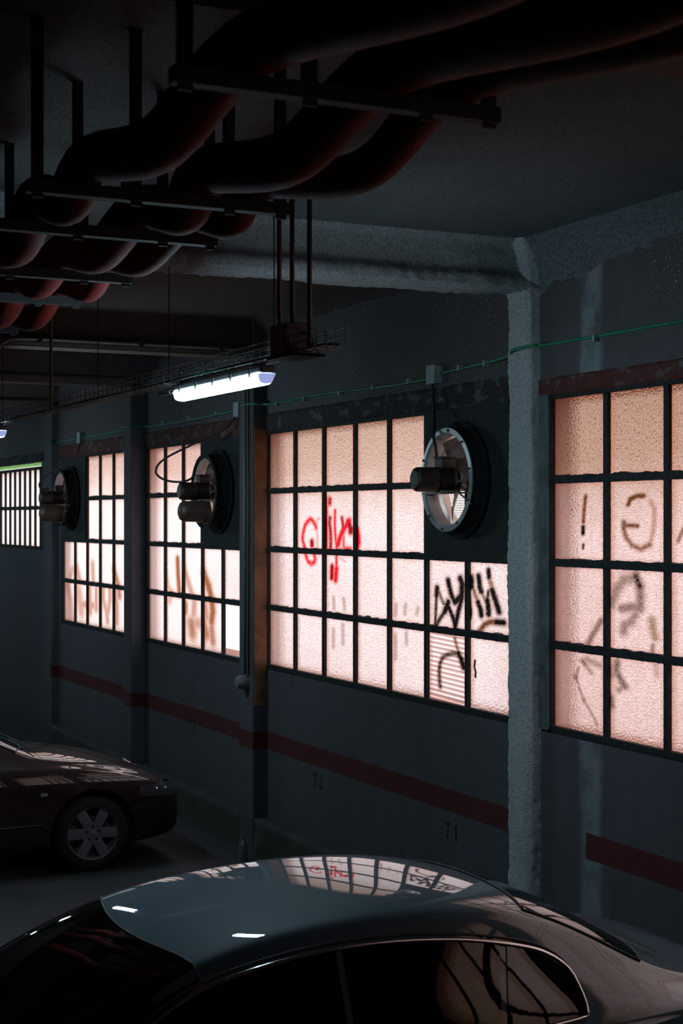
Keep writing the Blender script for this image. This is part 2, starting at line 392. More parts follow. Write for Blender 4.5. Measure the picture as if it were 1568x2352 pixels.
STROKES = [
 (2,'red',0.9,0.0095,[(-12.088,2.97),(-12.106,2.996),(-12.161,3.03),(-12.207,3.042),(-12.263,3.019),(-12.314,2.988),(-12.338,2.949),(-12.361,2.899),(-12.366,2.861),(-12.338,2.823),(-12.324,2.777),(-12.291,2.72),(-12.254,2.679),(-12.189,2.658),(-12.125,2.671),(-12.102,2.705),(-12.125,2.743)]),
 (2,'dred',1,0.0116,[(-12.17,2.848),(-12.17,2.821)]),
 (2,'red',0.5,0.0047,[(-12.007,3.049),(-12.056,3.042),(-12.07,3.008),(-12.061,2.895),(-12.061,2.8)]),
 (2,'red',1,0.0101,[(-11.891,3.221),(-11.886,3.12),(-11.882,3.008),(-11.882,2.897),(-11.886,2.803)]),
 (2,'dred',0.9,0.0067,[(-11.9,2.717),(-11.9,2.617)]),
 (2,'dred',0.9,0.0107,[(-11.807,3.205),(-11.812,3.175)]),
 (2,'dred',0.9,0.0107,[(-11.807,3.049),(-11.816,3.008),(-11.794,2.935),(-11.79,2.861),(-11.794,2.805)]),
 (2,'red',0.9,0.0073,[(-11.707,3.112),(-11.712,3.009),(-11.707,2.935),(-11.69,2.862),(-11.677,2.807),(-11.681,2.715),(-11.681,2.66)]),
 (2,'dred',0.9,0.0092,[(-11.575,3.049),(-11.554,2.991),(-11.545,2.937)]),
 (2,'red',1,0.0119,[(-11.436,3.028),(-11.512,2.98),(-11.579,2.929),(-11.63,2.87),(-11.647,2.833)]),
 (2,'dred',1,0.0143,[(-11.453,3.017),(-11.412,2.963),(-11.412,2.945)]),
 (2,'red',0.8,0.0078,[(-11.545,2.9),(-11.545,2.809),(-11.412,2.804)]),
 (2,'red',1,0.0116,[(-11.289,2.956),(-11.272,2.903),(-11.264,2.85),(-11.28,2.824)]),
 (2,'dred',1,0.0113,[(-11.764,2.647),(-11.768,2.602),(-11.772,2.554)]),
 (2,'red',1,0.0119,[(-11.681,2.634),(-11.69,2.586),(-11.699,2.538)]),
 (2,'red',0.5,0.0039,[(-11.596,2.717),(-11.512,2.697)]),
 (2,'blk',1,0.012,[(-9.969,2.543),(-9.978,2.489)]),
 (2,'blk',0.9,0.008,[(-9.978,2.489),(-9.987,2.386),(-9.997,2.265)]),
 (2,'blk',0.8,0.0087,[(-9.96,2.543),(-9.914,2.474),(-9.869,2.432)]),
 (2,'blk',1,0.0139,[(-9.806,2.444),(-9.851,2.38)]),
 (2,'blk',0.9,0.0104,[(-9.851,2.38),(-9.924,2.323),(-9.987,2.261)]),
 (2,'blk',1,0.0125,[(-9.806,2.602),(-9.789,2.563),(-9.762,2.507),(-9.709,2.449)]),
 (2,'blk',1,0.0141,[(-9.63,2.621),(-9.604,2.579),(-9.613,2.505),(-9.691,2.458)]),
 (2,'blk',1,0.0118,[(-9.604,2.566),(-9.613,2.479),(-9.656,2.39),(-9.691,2.31),(-9.709,2.253)]),
 (2,'blk',1,0.011,[(-9.797,2.409),(-9.744,2.351),(-9.709,2.292)]),
 (2,'blk',1,0.0135,[(-9.476,2.631),(-9.476,2.571)]),
 (2,'blk',0.9,0.0058,[(-9.502,2.519),(-9.476,2.392),(-9.485,2.348)]),
 (2,'blk',1,0.0122,[(-9.376,2.647),(-9.359,2.567),(-9.342,2.542)]),
 (2,'brn',0.8,0.0076,[(-9.342,2.542),(-9.301,2.494)]),
 (2,'brn',0.8,0.0099,[(-9.459,2.572),(-9.401,2.489)]),
 (2,'blk',1,0.0122,[(-9.384,2.464),(-9.351,2.42),(-9.342,2.378)]),
 (2,'blk',1,0.0128,[(-9.26,2.487),(-9.244,2.425),(-9.244,2.392)]),
 (2,'blk',0.9,0.0076,[(-9.244,2.547),(-9.26,2.487)]),
 (2,'blk',1,0.0106,[(-9.244,2.693),(-9.236,2.647)]),
 (2,'brn',0.8,0.0105,[(-9.236,2.647),(-9.195,2.565)]),
 (2,'blk',1,0.0134,[(-9.195,2.557),(-9.163,2.508),(-9.123,2.444),(-9.107,2.416)]),
 (2,'blk',1,0.012,[(-9.044,2.345),(-9.147,2.343)]),
 (2,'brn',0.9,0.0114,[(-9.147,2.343),(-9.228,2.338),(-9.301,2.313),(-9.367,2.262)]),
 (2,'brn',0.8,0.0078,[(-9.709,2.192),(-9.683,2.141),(-9.656,2.096)]),
 (2,'blk',1,0.0133,[(-9.587,1.998),(-9.613,2.047),(-9.656,2.087)]),
 (2,'blk',0.85,0.0096,[(-9.656,2.087),(-9.727,2.086),(-9.824,2.065),(-9.887,2.042),(-9.924,1.995),(-9.937,1.941),(-9.933,1.879),(-9.924,1.827)]),
 (2,'blk',1,0.0027,[(-9.426,2.058),(-9.434,2.011),(-9.417,1.978),(-9.421,1.944)]),
 (1,'brn',0.9,0.0065,[(-8.078,3.187),(-8.095,3.101),(-8.103,3.025)]),
 (1,'blk',1,0.0069,[(-8.105,2.996),(-8.108,2.953)]),
 (1,'blk',0.9,0.0047,[(-8.102,2.886),(-8.108,2.862)]),
 (1,'brn',1,0.0073,[(-7.637,3.131),(-7.614,3.163),(-7.553,3.181),(-7.486,3.18)]),
 (1,'brn',0.55,0.0073,[(-7.412,3.143),(-7.382,3.098),(-7.386,3.009),(-7.404,2.942),(-7.426,2.896)]),
 (1,'brn',0.8,0.0083,[(-7.426,2.896),(-7.516,2.868),(-7.599,2.889),(-7.653,2.93),(-7.68,2.98)]),
 (1,'blk',0.8,0.0083,[(-7.68,2.98),(-7.68,3.026)]),
 (1,'brn',0.9,0.0074,[(-7.668,3.008),(-7.546,3.004)]),
 (1,'brn',0.8,0.0063,[(-7.106,3.001),(-7.14,2.957),(-7.161,2.922)]),
 (1,'blk',0.85,0.0147,[(-7.561,2.708),(-7.523,2.646)]),
 (1,'blk',0.7,0.0141,[(-7.523,2.646),(-7.516,2.574),(-7.523,2.519),(-7.591,2.525),(-7.699,2.51)]),
 (1,'gry',0.7,0.0168,[(-7.591,2.693),(-7.684,2.681),(-7.746,2.628),(-7.793,2.561),(-7.809,2.532)]),
 (1,'gry',0.7,0.0141,[(-7.568,2.48),(-7.607,2.437),(-7.676,2.41),(-7.684,2.373)]),
 (1,'blk',0.7,0.0091,[(-7.676,2.419),(-7.672,2.397)]),
 (1,'olv',0.7,0.012,[(-7.404,2.458),(-7.397,2.405),(-7.375,2.362)]),
 (1,'blk',0.7,0.0103,[(-7.914,2.424),(-7.954,2.383),(-8.004,2.333),(-8.053,2.272)]),
 (1,'gry',0.6,0.0077,[(-8.12,2.162),(-8.07,2.133),(-8.02,2.099)]),
 (1,'blk',0.7,0.0086,[(-8.112,2.163),(-8.087,2.146)]),
 (1,'gry',0.6,0.0094,[(-7.922,2.151),(-8.07,2.176)]),
 (1,'gry',0.6,0.0047,[(-8.154,2.116),(-8.188,2.06),(-8.154,2.006),(-8.103,1.925),(-8.053,1.882),(-7.987,1.823),(-7.954,1.789)]),
 (1,'blk',0.7,0.0078,[(-8.188,2.06),(-8.186,2.051)]),
 (1,'blk',0.7,0.0069,[(-8.102,1.927),(-8.095,1.918)]),
 (1,'gry',0.8,0.0116,[(-7.746,2.184),(-7.754,2.128),(-7.699,2.073),(-7.668,2.048)]),
 (1,'blk',0.6,0.0099,[(-7.691,2.069),(-7.676,2.052)]),
 (1,'gry',0.6,0.0134,[(-7.809,2.151),(-7.809,2.104)]),
 (1,'gry',0.8,0.01,[(-7.817,1.973),(-7.801,1.919)]),
 (1,'gry',0.7,0.0083,[(-7.73,2.019),(-7.668,2.062)]),
 (1,'gry',0.7,0.0072,[(-7.397,2.312),(-7.404,2.266)]),
 (1,'brn',0.4,0.008,[(-7.368,2.193),(-7.36,2.145)]),
 (2,'gry',0.5,0.0099,[(-11.74,2.39),(-11.727,2.301)]),
 (2,'gry',0.5,0.0098,[(-11.541,2.386),(-11.525,2.312)]),
 (2,'gry',0.5,0.01,[(-11.74,2.121),(-11.74,1.982)]),
 (2,'gry',0.5,0.0098,[(-11.557,2.173),(-11.557,2.023)]),
 (2,'gry',0.5,0.0092,[(-10.611,2.385),(-10.625,2.308)]),
 (2,'gry',0.5,0.0091,[(-10.461,2.392),(-10.474,2.329)]),
 (2,'gry',0.5,0.0089,[(-10.262,2.377),(-10.28,2.339)]),
 (2,'gry',0.5,0.0092,[(-10.625,2.154),(-10.625,1.976)]),
 (2,'gry',0.5,0.0091,[(-10.447,2.179),(-10.447,2.104)]),
 (3,'brn',0.7,0.0158,[(-15.586,2.62),(-15.568,2.445),(-15.53,2.258)]),
 (3,'brn',0.5,0.0176,[(-15.364,2.514),(-15.238,2.37),(-15.13,2.251)]),
 (3,'brn',0.4,0.016,[(-15.949,2.432),(-15.871,2.307),(-15.756,2.261),(-15.833,2.169)]),
 (3,'brn',0.6,0.0156,[(-15.328,2.156),(-15.328,2.081)]),
 (3,'brn',0.5,0.0198,[(-15.077,2.18),(-15.095,2.07)]),
 (3,'brn',0.6,0.0309,[(-15.166,1.967),(-15.13,1.872)]),
 (3,'brn',0.5,0.024,[(-15.13,1.97),(-14.954,1.98)]),
 (3,'brn',0.3,0.0089,[(-15.383,2.078),(-15.383,1.905)]),
 (3,'brn',0.8,0.0214,[(-14.799,2.494),(-14.663,2.368),(-14.579,2.24),(-14.546,2.124),(-14.579,2.027)]),
 (3,'brn',0.5,0.0237,[(-14.765,2.184),(-14.714,2.067)]),
 (3,'brn',0.6,0.028,[(-14.816,1.989),(-14.714,1.887)]),
 (3,'brn',0.6,0.0213,[(-14.579,1.956),(-14.546,1.828)]),
 (4,'brn',0.4,0.0193,[(-19.689,2.308),(-19.605,2.387)]),
 (4,'brn',0.5,0.0245,[(-19.384,2.409),(-19.275,2.276)]),
 (4,'brn',0.4,0.0249,[(-19.802,2.165),(-19.689,2.0),(-19.633,1.773)]),
 (4,'brn',0.45,0.0352,[(-19.302,2.124),(-19.248,1.991),(-19.194,1.873)]),
 (4,'brn',0.5,0.0185,[(-18.696,2.488),(-18.67,2.283)]),
 (4,'brn',0.5,0.0213,[(-18.825,2.189),(-18.799,1.894)]),
 (4,'brn',0.5,0.0184,[(-18.543,2.171),(-18.543,1.937)]),
 (4,'brn',0.5,0.0185,[(-19.194,1.963),(-18.67,1.975)]),
 (4,'brn',0.5,0.018,[(-18.244,2.198),(-18.244,2.068),(-18.122,1.931),(-18.074,1.819)]),
 (4,'brn',0.5,0.018,[(-17.978,2.194),(-17.978,2.081),(-18.05,1.935)]),
 (4,'brn',0.6,0.0201,[(-17.811,2.441),(-17.648,2.264),(-17.601,2.14)]),
 (4,'brn',0.5,0.0177,[(-17.741,2.176),(-17.694,2.01),(-17.694,1.828)]),
]
# ------------------------------------------------------------------ the shell
X_FAR, X_NEAR, Y_BACK, WT = -27., 3.6, -7., .30
# window rectangles: n, x0, x1, z0, z1
WIN = [(1, -8.43, -4.28, SILL, HEAD), (2, -13.09, -8.91, SILL, HEAD), (3, -16.51, -13.66, SILL, HEAD),
       (4, -19.97, -17.24, SILL, HEAD), (5, -26.2, -21.02, 2.65, 3.82), (6, -3.8, .35, SILL, HEAD)]
bm = bmesh.new()
edges = sorted([(a, b, z0, z1) for _, a, b, z0, z1 in WIN])
x = X_FAR
for a, b, z0, z1 in edges:
    if a > x: box(bm, x, a, WY, WY+WT, 0, CEIL+.1)
    box(bm, a, b, WY, WY+WT, 0, z0)
    box(bm, a, b, WY, WY+WT, z1, CEIL+.1)
    x = b
box(bm, x, X_NEAR, WY, WY+WT, 0, CEIL+.1)
struct(link_bm('wall_right', bm, M['wall']))
bm = bmesh.new(); box(bm, X_FAR-.3, X_FAR, Y_BACK, WY+WT, 0, CEIL+.1); struct(link_bm('wall_far', bm, M['dark_wall']))
bm = bmesh.new(); box(bm, X_NEAR, X_NEAR+.3, Y_BACK, WY+WT, 0, CEIL+.1); struct(link_bm('wall_near', bm, M['dark_wall']))
bm = bmesh.new(); box(bm, X_FAR-.3, X_NEAR+.3, Y_BACK-.3, Y_BACK, 0, CEIL+.1); struct(link_bm('wall_left', bm, M['dark_wall']))
bm = bmesh.new(); box(bm, X_FAR-.3, X_NEAR+.3, Y_BACK-.3, WY+WT, -.2, 0); struct(link_bm('floor', bm, M['floor']))
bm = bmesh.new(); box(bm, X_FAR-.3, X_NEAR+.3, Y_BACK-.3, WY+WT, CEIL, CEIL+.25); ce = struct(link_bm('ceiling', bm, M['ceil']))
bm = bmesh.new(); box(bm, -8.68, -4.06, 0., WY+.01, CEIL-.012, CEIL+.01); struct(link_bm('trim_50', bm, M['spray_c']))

# lintels of rusty steel over the windows, with the render broken away round them
for i, (n, a, b, z0, z1) in enumerate(WIN):
    gb = grid_box(a-.12 if n != 2 else a, b+.12 if n != 2 else b+.1, WY-.012, WY+.05, z1+.012, z1+(.175 if n in (2, 3, 4) else .125), .03, ('y1',))
    rough(gb, .004, 14.)
    struct(link_bm('trim_%d' % ((i+1) if i < 5 else 51), gb, M['lintel_grey' if n in (2, 5) else 'lintel'], smooth=True))

# columns: x0, x1, room face y
COL = [(-8.807, -8.547, 5.405, True), (-13.42, -13.09, 5.36, False), (-16.86, -16.6, 5.344, False), (-20.5, -20.15, 5.40, False),
       (-4.2, -3.92, 5.38, False)]
k = 6
for i, (a, b, yf, sp) in enumerate(COL):
    if sp:
        gb = grid_box(a, b, yf, WY+.03, 0, CEIL+.02, .02, ('y1',))
        for v in gb.verts:            # the coating rounds the corners off and thickens at the head
            cx = (a+b)/2
            if v.co.y < yf+.012 and abs(v.co.x-cx) > (b-a)/2-.012: v.co.y += .014; v.co.x += -.012 if v.co.x > cx else .012
            t = max(0, (v.co.z-4.3)/.5)
            if v.co.y < yf+.05: v.co.y -= .09*t*t
            v.co.x += (v.co.x-cx)*.45*t*t
        rough(gb, .0075, 24., .02)
        struct(link_bm('trim_%d' % k, gb, M['spray'], smooth=True))
    else:
        gb = bmesh.new(); bbox(gb, a, b, yf, WY+.02, -.01, CEIL+.02, .012)
        struct(link_bm('trim_%d' % k, gb, M['column_paint']))
    k += 1
# beams across the ceiling
for i, (xc, sp) in enumerate(((-8.68, True), (-13.25, False), (-16.73, False), (-20.3, False), (-24.2, False), (-4.06, False), (.5, False))):
    if sp:
        gb = grid_box(xc-.15, xc+.15, -1.5, WY+.05, BEAMZ, CEIL+.03, .025, ('z1',))
        for v in gb.verts:            # rolled lower flange under a thinner web
            if BEAMZ+.07 < v.co.z < CEIL-.02: v.co.x += (.055 if v.co.x < xc else -.055) * min(1, (v.co.z-BEAMZ-.07)/.05) * (1 if abs(v.co.x-xc) > .14 else 0)
            if v.co.z < BEAMZ+.01 and abs(v.co.x-xc) > .13: v.co.z += .02
        rough(gb, .011, 20., .02)
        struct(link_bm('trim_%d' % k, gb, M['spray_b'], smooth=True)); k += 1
        gb = bmesh.new(); box(gb, xc-.12, xc+.12, Y_BACK, -1.5, BEAMZ+.01, CEIL+.02)
        struct(link_bm('trim_%d' % k, gb, M['beam_far'])); k += 1
    else:
        gb = bmesh.new()
        box(gb, xc-.15, xc+.15, Y_BACK, WY+.02, BEAMZ, BEAMZ+.09); box(gb, xc-.09, xc+.09, Y_BACK, WY+.02, BEAMZ+.09, CEIL+.02)
        bmesh.ops.bevel(gb, geom=gb.edges[:], offset=.02, segments=2, affect='EDGES')
        struct(link_bm('trim_%d' % k, gb, M['beam_far'])); k += 1
# sprayed coating that runs from the ceiling down onto the wall of the near bays
for a, b, mt, dep in ((-8.58, -4.2, 'spray_h', .29), (-13.1, -8.8, 'ceil', .12)):
    gb = bmesh.new(); nx = int((b-a)/.03); nz = 12; rows = []
    for i in range(nx+1):
        xx = a + (b-a)*i/nx
        t = (xx-a)
        h = dep*(.75 + .6*math.exp(-t*2.2)) * (1 + .25*noise.noise(Vector((xx*2.3, 0, 0)))) + .03*noise.noise(Vector((xx*9, 2, 0)))
        row = []
        for j in range(nz+1):
            s = j/nz
            zz = CEIL - h*s
            yy = WY - .16*(1-s)**2.2 - .012*(1 if j < nz else -.5)
            q = Vector((xx, yy, zz)); d = .008*noise.noise(q*24)
            row.append(gb.verts.new((xx, yy + d, zz)))
        rows.append(row)
    for i in range(nx):
        for j in range(nz): gb.faces.new((rows[i][j], rows[i+1][j], rows[i+1][j+1], rows[i][j+1]))
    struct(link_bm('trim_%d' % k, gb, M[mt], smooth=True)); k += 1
# concrete kerb at the foot of the wall
gb = bmesh.new()
for a, b in ((-20.15, -16.86), (-16.6, -13.42), (-13.09, -8.81), (-8.54, -4.2)):
    t = grid_box(a, b, 5.37, WY+.01, 0, .34, .06, ('y1', 'z0')); rough(t, .008, 6., .02); merge(gb, t)
struct(link_bm('baseboard_right', gb, M['curb'], smooth=True))

# ------------------------------------------------------------------ windows
COLS = {'red': (.72, .008, .022), 'dred': (.34, .0, .008), 'blk': (.006, .004, .003), 'brn': (.12, .045, .015), 'gry': (.09, .065, .06), 'olv': (.12, .09, .02), 'rst': (.33, .13, .055)}
def paint_attr(me, n):
    """spray paint strokes as a colour and density per vertex"""
    N = len(me.vertices); co = np.empty(N*3); me.vertices.foreach_get('co', co); co = co.reshape(-1, 3)[:, (0, 2)]
    A = np.zeros(N); K = np.zeros((N, 3))
    for w, c, amt, r, pts in STROKES:
        if w != n: continue
        if n >= 3 and c == 'brn': c = 'rst'; amt = min(.95, amt*1.35); r = r*1.3
        r = max(r*(2.9 if 'red' in c else 2.5), .011); best = np.full(N, 9.)
        for (ax, az), (bx, bz) in zip(pts[:-1], pts[1:]):
            d = np.array([bx-ax, bz-az]); L = max(1e-9, d @ d)
            t = np.clip(((co[:, 0]-ax)*d[0] + (co[:, 1]-az)*d[1])/L, 0, 1)
            best = np.minimum(best, np.hypot((co[:, 0]-ax-t*d[0])/1.55, co[:, 1]-az-t*d[1]))
        u = np.clip((r*1.6-best)/(r*1.45), 0, 1); a = amt*u*u*(3-2*u)
        K = np.where((a > A)[:, None], np.array(COLS[c]), K); A = np.maximum(A, a)
    at = me.color_attributes.new('paint', 'FLOAT_COLOR', 'POINT')
    at.data.foreach_set('color', np.concatenate([K, A[:, None]], 1).ravel())

def window(n, x0, x1, z0, z1, nc, nr, res, mat, panel=None, missing=(), ribbed=(), bars=None, label=None):
    root = empty('window_%d' % n, label, None, (0, 0, 0), kind='structure')
    pw, ph = (x1-x0)/nc, (z1-z0)/nr
    gone = set(missing)
    if panel:
        for ci in range(panel[0], panel[1]):
            for ri in (nr-1, nr-2): gone.add((ci, ri))
    # panes
    gb = bmesh.new()
    for ci in range(nc):
        for ri in range(nr):
            if (ci, ri) in gone: continue
            rs = res if x0+ci*pw < -4.0 and not (n == 1 and ci > 2) else .3
            a, b = x0+ci*pw+.004, x0+(ci+1)*pw-.004; c_, d = z0+ri*ph+.004, z0+(ri+1)*ph-.004
            ni, nj = max(1, int(pw/rs)), max(1, int(ph/rs))
            V = [[gb.verts.new((a+(b-a)*i/ni, WY+.03, c_+(d-c_)*j/nj)) for j in range(nj+1)] for i in range(ni+1)]
            for i in range(ni):
                for j in range(nj):
                    f = gb.faces.new((V[i][j], V[i+1][j], V[i+1][j+1], V[i][j+1])); f.material_index = 1 if (ci, ri) in ribbed else 0
    po = link_bm('pane', gb, [M[mat], M['pane2r']], root)
    paint_attr(po.data, n)
    # glazing bars
    gb = bmesh.new()
    def lump(a, b, c_, d, y0, y1, top):
        t = grid_box(a, b, y0, y1, c_, d, .012 if n < 3 else .02)
        for v in t.verts:
            q = v.co*38
            v.co.z += .003*noise.noise(q) + (.012*max(0, noise.noise(v.co*17)+.25) if top and v.co.z > d-.001 else 0)
            v.co.x += .0015*noise.noise(q+Vector((5, 5, 5)))
        merge(gb, t)
    for ri in range(1, nr):
        z = z0+ri*ph
        lump(x0, x1 if n > 1 else min(x1, x0+3.2*pw), z-.024, z+.022, WY-.002, WY+.035, True)
    for ci in range(1, nc):
        if n == 1 and ci > 3: continue
        x = x0+ci*pw
        zt = z1
        lump(x-.022, x+.022, z0, zt, WY+.006, WY+.036, False)
    if bars:
        xx = x0+.15
        while xx < x1: box(gb, xx-.016, xx+.016, WY+.0, WY+.03, z0, z1); xx += bars
    link_bm('glazing_bars', gb, M['steel'], root)
    # outer frame
    gb = bmesh.new()
    for a, b, c_, d in ((x0-.03, x0+.012, z0-.03, z1+.03), (x1-.012, x1+.03, z0-.03, z1+.03), (x0-.03, x1+.03, z0-.035, z0+.012), (x0-.03, x1+.03, z1-.012, z1+.03)):
        bbox(gb, a, b, WY-.004, WY+.045, c_, d, .003, 1)
    link_bm('frame', gb, M['steel'], root)
    # painted brick reveal outside the glass
    gb = bmesh.new(); t = .004
    for q in ((x0-.0, x0+t, z0, z1), (x1-t, x1, z0, z1), (x0, x1, z0, z0+t), (x0, x1, z1-t, z1)):
        box(gb, q[0], q[1], WY+.05, WY+WT+.03, q[2], q[3])
    link_bm('reveal', gb, M['reveal'], root)
    if panel:
        a, b = x0+panel[0]*pw, x0+panel[1]*pw; c_, d = z0+(nr-2)*ph, z1; fx, fz, R = panel[2], panel[3], .345
        gb = bmesh.new(); N = 64
        ring = [(fx+R*math.cos(2*PI*i/N), fz+R*math.sin(2*PI*i/N)) for i in range(N)]
        rect = []
        for i in range(N):
            ca, sa = math.cos(2*PI*i/N), math.sin(2*PI*i/N)
            t_ = min((b-fx)/ca if ca > 1e-6 else 9e9, (a-fx)/ca if ca < -1e-6 else 9e9, (d-fz)/sa if sa > 1e-6 else 9e9, (c_-fz)/sa if sa < -1e-6 else 9e9)
            rect.append((fx+t_*ca, fz+t_*sa))
        # keep the corners square
        for cx, cz in ((a, c_), (a, d), (b, c_), (b, d)):
            j = min(range(N), key=lambda i: (rect[i][0]-cx)**2+(rect[i][1]-cz)**2); rect[j] = (cx, cz)
        for y, flip in ((WY-.006, 0), (WY+.03, 1)):
            A = [gb.verts.new((p[0], y, p[1])) for p in ring]; B = [gb.verts.new((p[0], y, p[1])) for p in rect]
            for i in range(N):
                f = (A[i], A[(i+1) % N], B[(i+1) % N], B[i]); gb.faces.new(f[::-1] if flip else f)
        link_bm('blanking_panel', gb, M['steel'], root)
    return root

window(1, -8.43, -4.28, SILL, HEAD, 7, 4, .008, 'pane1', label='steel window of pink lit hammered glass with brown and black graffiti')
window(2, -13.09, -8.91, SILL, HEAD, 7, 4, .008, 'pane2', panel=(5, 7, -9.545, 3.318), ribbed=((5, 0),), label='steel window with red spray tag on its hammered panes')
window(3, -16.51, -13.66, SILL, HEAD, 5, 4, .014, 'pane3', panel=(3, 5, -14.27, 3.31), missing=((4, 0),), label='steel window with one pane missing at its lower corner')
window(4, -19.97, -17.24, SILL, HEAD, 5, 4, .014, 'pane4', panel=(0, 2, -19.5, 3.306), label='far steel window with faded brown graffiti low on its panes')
w5 = window(5, -26.2, -21.02, 2.65, 3.73, 2, 2, .4, 'pane5', bars=.29, label='shallow high window with close upright bars')
gb = bmesh.new(); V_ = [gb.verts.new(p) for p in ((-26.2, WY+.03, 3.77), (-21.02, WY+.03, 3.77), (-21.02, WY+.03, 3.82), (-26.2, WY+.03, 3.82))]; gb.faces.new(V_)
o = link_bm('top_light', gb, M['pane_green'], w5); paint_attr(o.data, 99); o['label'] = 'narrow strip of green glass'

window(6, -3.8, .35, SILL, HEAD, 7, 4, .3, 'pane1', label='steel window of hammered glass, seen only mirrored in the grey car')

# frame post beside the near column
gb = bmesh.new(); bbox(gb, -8.535, -8.43, WY-.02, WY+.03, SILL-.02, HEAD+.02, .004)
o = struct(link_bm('trim_40', gb, M['frame_blue']))

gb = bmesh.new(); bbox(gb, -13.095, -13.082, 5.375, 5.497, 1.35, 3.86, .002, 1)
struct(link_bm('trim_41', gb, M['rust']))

# ------------------------------------------------------------------ extractor fans
def fan(loc, p, blades, bw, cover, ring_mat, label, sweep=.0):
    root = empty('extractor_fan', label, 'fan', loc, 'extractor fans in the blanked corners of the windows')
    gb = bmesh.new()
    lathe_y(gb, [(-.012, .346), (-.012, .405), (-.03, .41), (-.03, .372), (-p+.02, .345), (-p+.02, .34), (0, .34)], 72, closed=True)
    link_bm('mounting_flange', gb, M['flange'], root, True, .6)
    gb = bmesh.new()
    lathe_y(gb, [(.075, .332), (.075, .336), (-p, .337), (-p-.004, .362), (-p-.012, .363), (-p-.016, .33), (-p-.008, .322), (.0, .325)], 72, closed=True)
    h = link_bm('housing_ring', gb, ring_mat, root, True, .6)
    for i in range(10):
        a = 2*PI*i/10+.2; t = bmesh.new(); lathe_y(t, [(-p-.024, .008), (-p-.012, .009)], 8, (.345*math.cos(a), 0, .345*math.sin(a)))
        link_bm('bolt', t, M['black'], h)
    gb = bmesh.new(); lathe_y(gb, [(-p+.004, .3215), (.075, .3315), (.075, .3295), (-p+.004, .3195)], 72, closed=True)
    link_bm('duct_lining', gb, M['duct'], root, True)
    # wire guard across the mouth outside
    gb = bmesh.new(); R = .33; s = -.32
    while s <= .321:
        L = math.sqrt(R*R-s*s)
        box(gb, s-.0011, s+.0011, .076, .078, -L, L); box(gb, -L, L, .0785, .0805, s-.0011, s+.0011); s += .0178
    link_bm('wire_guard', gb, M['motor'], root)
    # motor with fins, cowl and terminal box
    gb = bmesh.new()
    lathe_y(gb, [(-p-.10, .064), (-p-.085, .078), (-p+.02, .078), (-p+.03, .092), (-p+.045, .092), (-p+.05, .04), (-p+.10, .03)], 40)
    for i in range(30):
        a = 2*PI*i/30
        t = bmesh.new(); box(t, .070, .088, -p-.09, -p+.02, -.0022, .0022)
        bmesh.ops.rotate(t, verts=t.verts, matrix=Matrix.Rotation(a, 3, 'Y')); merge(gb, t)
    mo = link_bm('motor', gb, M['motor'], root, True, .5)
    gb = bmesh.new()
    lathe_y(gb, [(-p-.262, .03), (-p-.262, .062), (-p-.25, .080), (-p-.235, .086), (-p-.10, .088), (-p-.098, .08)], 40)
    for i in range(9):
        z = -.05+.0125*i; hw_ = math.sqrt(.057**2-z*z); box(gb, -hw_, hw_, -p-.2655, -p-.2625, z-.002, z+.002)
    link_bm('fan_cowl', gb, M['motor'], mo, True, .5)
    gb = bmesh.new(); bbox(gb, -.055, .055, -p-.07, -p+.035, .078, .15, .006); bbox(gb, -.062, .062, -p-.078, -p+.043, .148, .162, .004)
    link_bm('terminal_box', gb, M['motor'], mo)
    # bracket arms carrying the motor across the ring
    gb = bmesh.new()
    box(gb, -.335, .335, -p-.02, -p+.08, -.098, -.088); box(gb, -.05, .05, -p-.08, -p+.08, -.095, -.075)
    tube(gb, [(.07, -p+.03, -.02), (.2, -p+.02, .0), (.33, -p, .05)], .006, 6); tube(gb, [(.05, -p+.04, -.07), (.33, -p, -.17)], .006, 6)
    link_bm('bracket', gb, M['blade'], root)
    gb = bmesh.new(); lathe_y(gb, [(-p+.07, .0001), (-p+.07, .07), (-p+.08, .078), (-p+.15, .078), (-p+.16, .0001)], 32)
    link_bm('hub', gb, M['blade'], root, True, .6)
    for i in range(blades):
        a0 = 2*PI*i/blades + sweep; gb = bmesh.new(); g_ = []
        nr_, nc_ = 8, 5
        for iu in range(nr_+1):
            r = .07+(.312-.07)*iu/nr_; hw = bw*(.55+.6*iu/nr_); tw = .85-.45*iu/nr_; row = []
            for iv in range(nc_+1):
                s = (iv/nc_*2-1); ang = a0 + s*hw*math.cos(tw)/max(r, .1) + .12*iu/nr_
                row.append(gb.verts.new((r*math.cos(ang), -p+.115 - s*hw*math.sin(tw) + .006*(1-s*s), r*math.sin(ang))))
            g_.append(row)
        for iu in range(nr_):
            for iv in range(nc_): gb.faces.new((g_[iu][iv], g_[iu+1][iv], g_[iu+1][iv+1], g_[iu][iv+1]))
        bmesh.ops.solidify(gb, geom=gb.faces[:], thickness=.003)
        link_bm('blade', gb, M['blade'], root, True, .7)
    if cover:
        gb = bmesh.new()
        lathe_y(gb, [(-p-.27, .0001), (-p-.268, .05), (-p-.25, .085), (-p-.21, .100), (-p-.08, .104), (-p-.07, .109), (-p+.02, .109), (-p+.03, .0001)], 32, (.02, 0, -.195))
        link_bm('damper_drum', gb, M['cover'], root, True, .8)
    return root
fan((-9.545, WY-.005, 3.318),   .12, 5, .125, False, M['galv'], 'extractor fan with bare galvanised ring in the window beside the sprayed column', .35)
fan((-14.27, WY-.005, 3.31), .155, 9, .035, True, M['steel'], 'dark extractor fan with drum below its motor, in the window with a missing pane', .1)
fan((-19.5, WY-.005, 3.306), .155, 9, .035, True, M['steel'], 'farthest extractor fan, dark, beside the high barred window', .3)

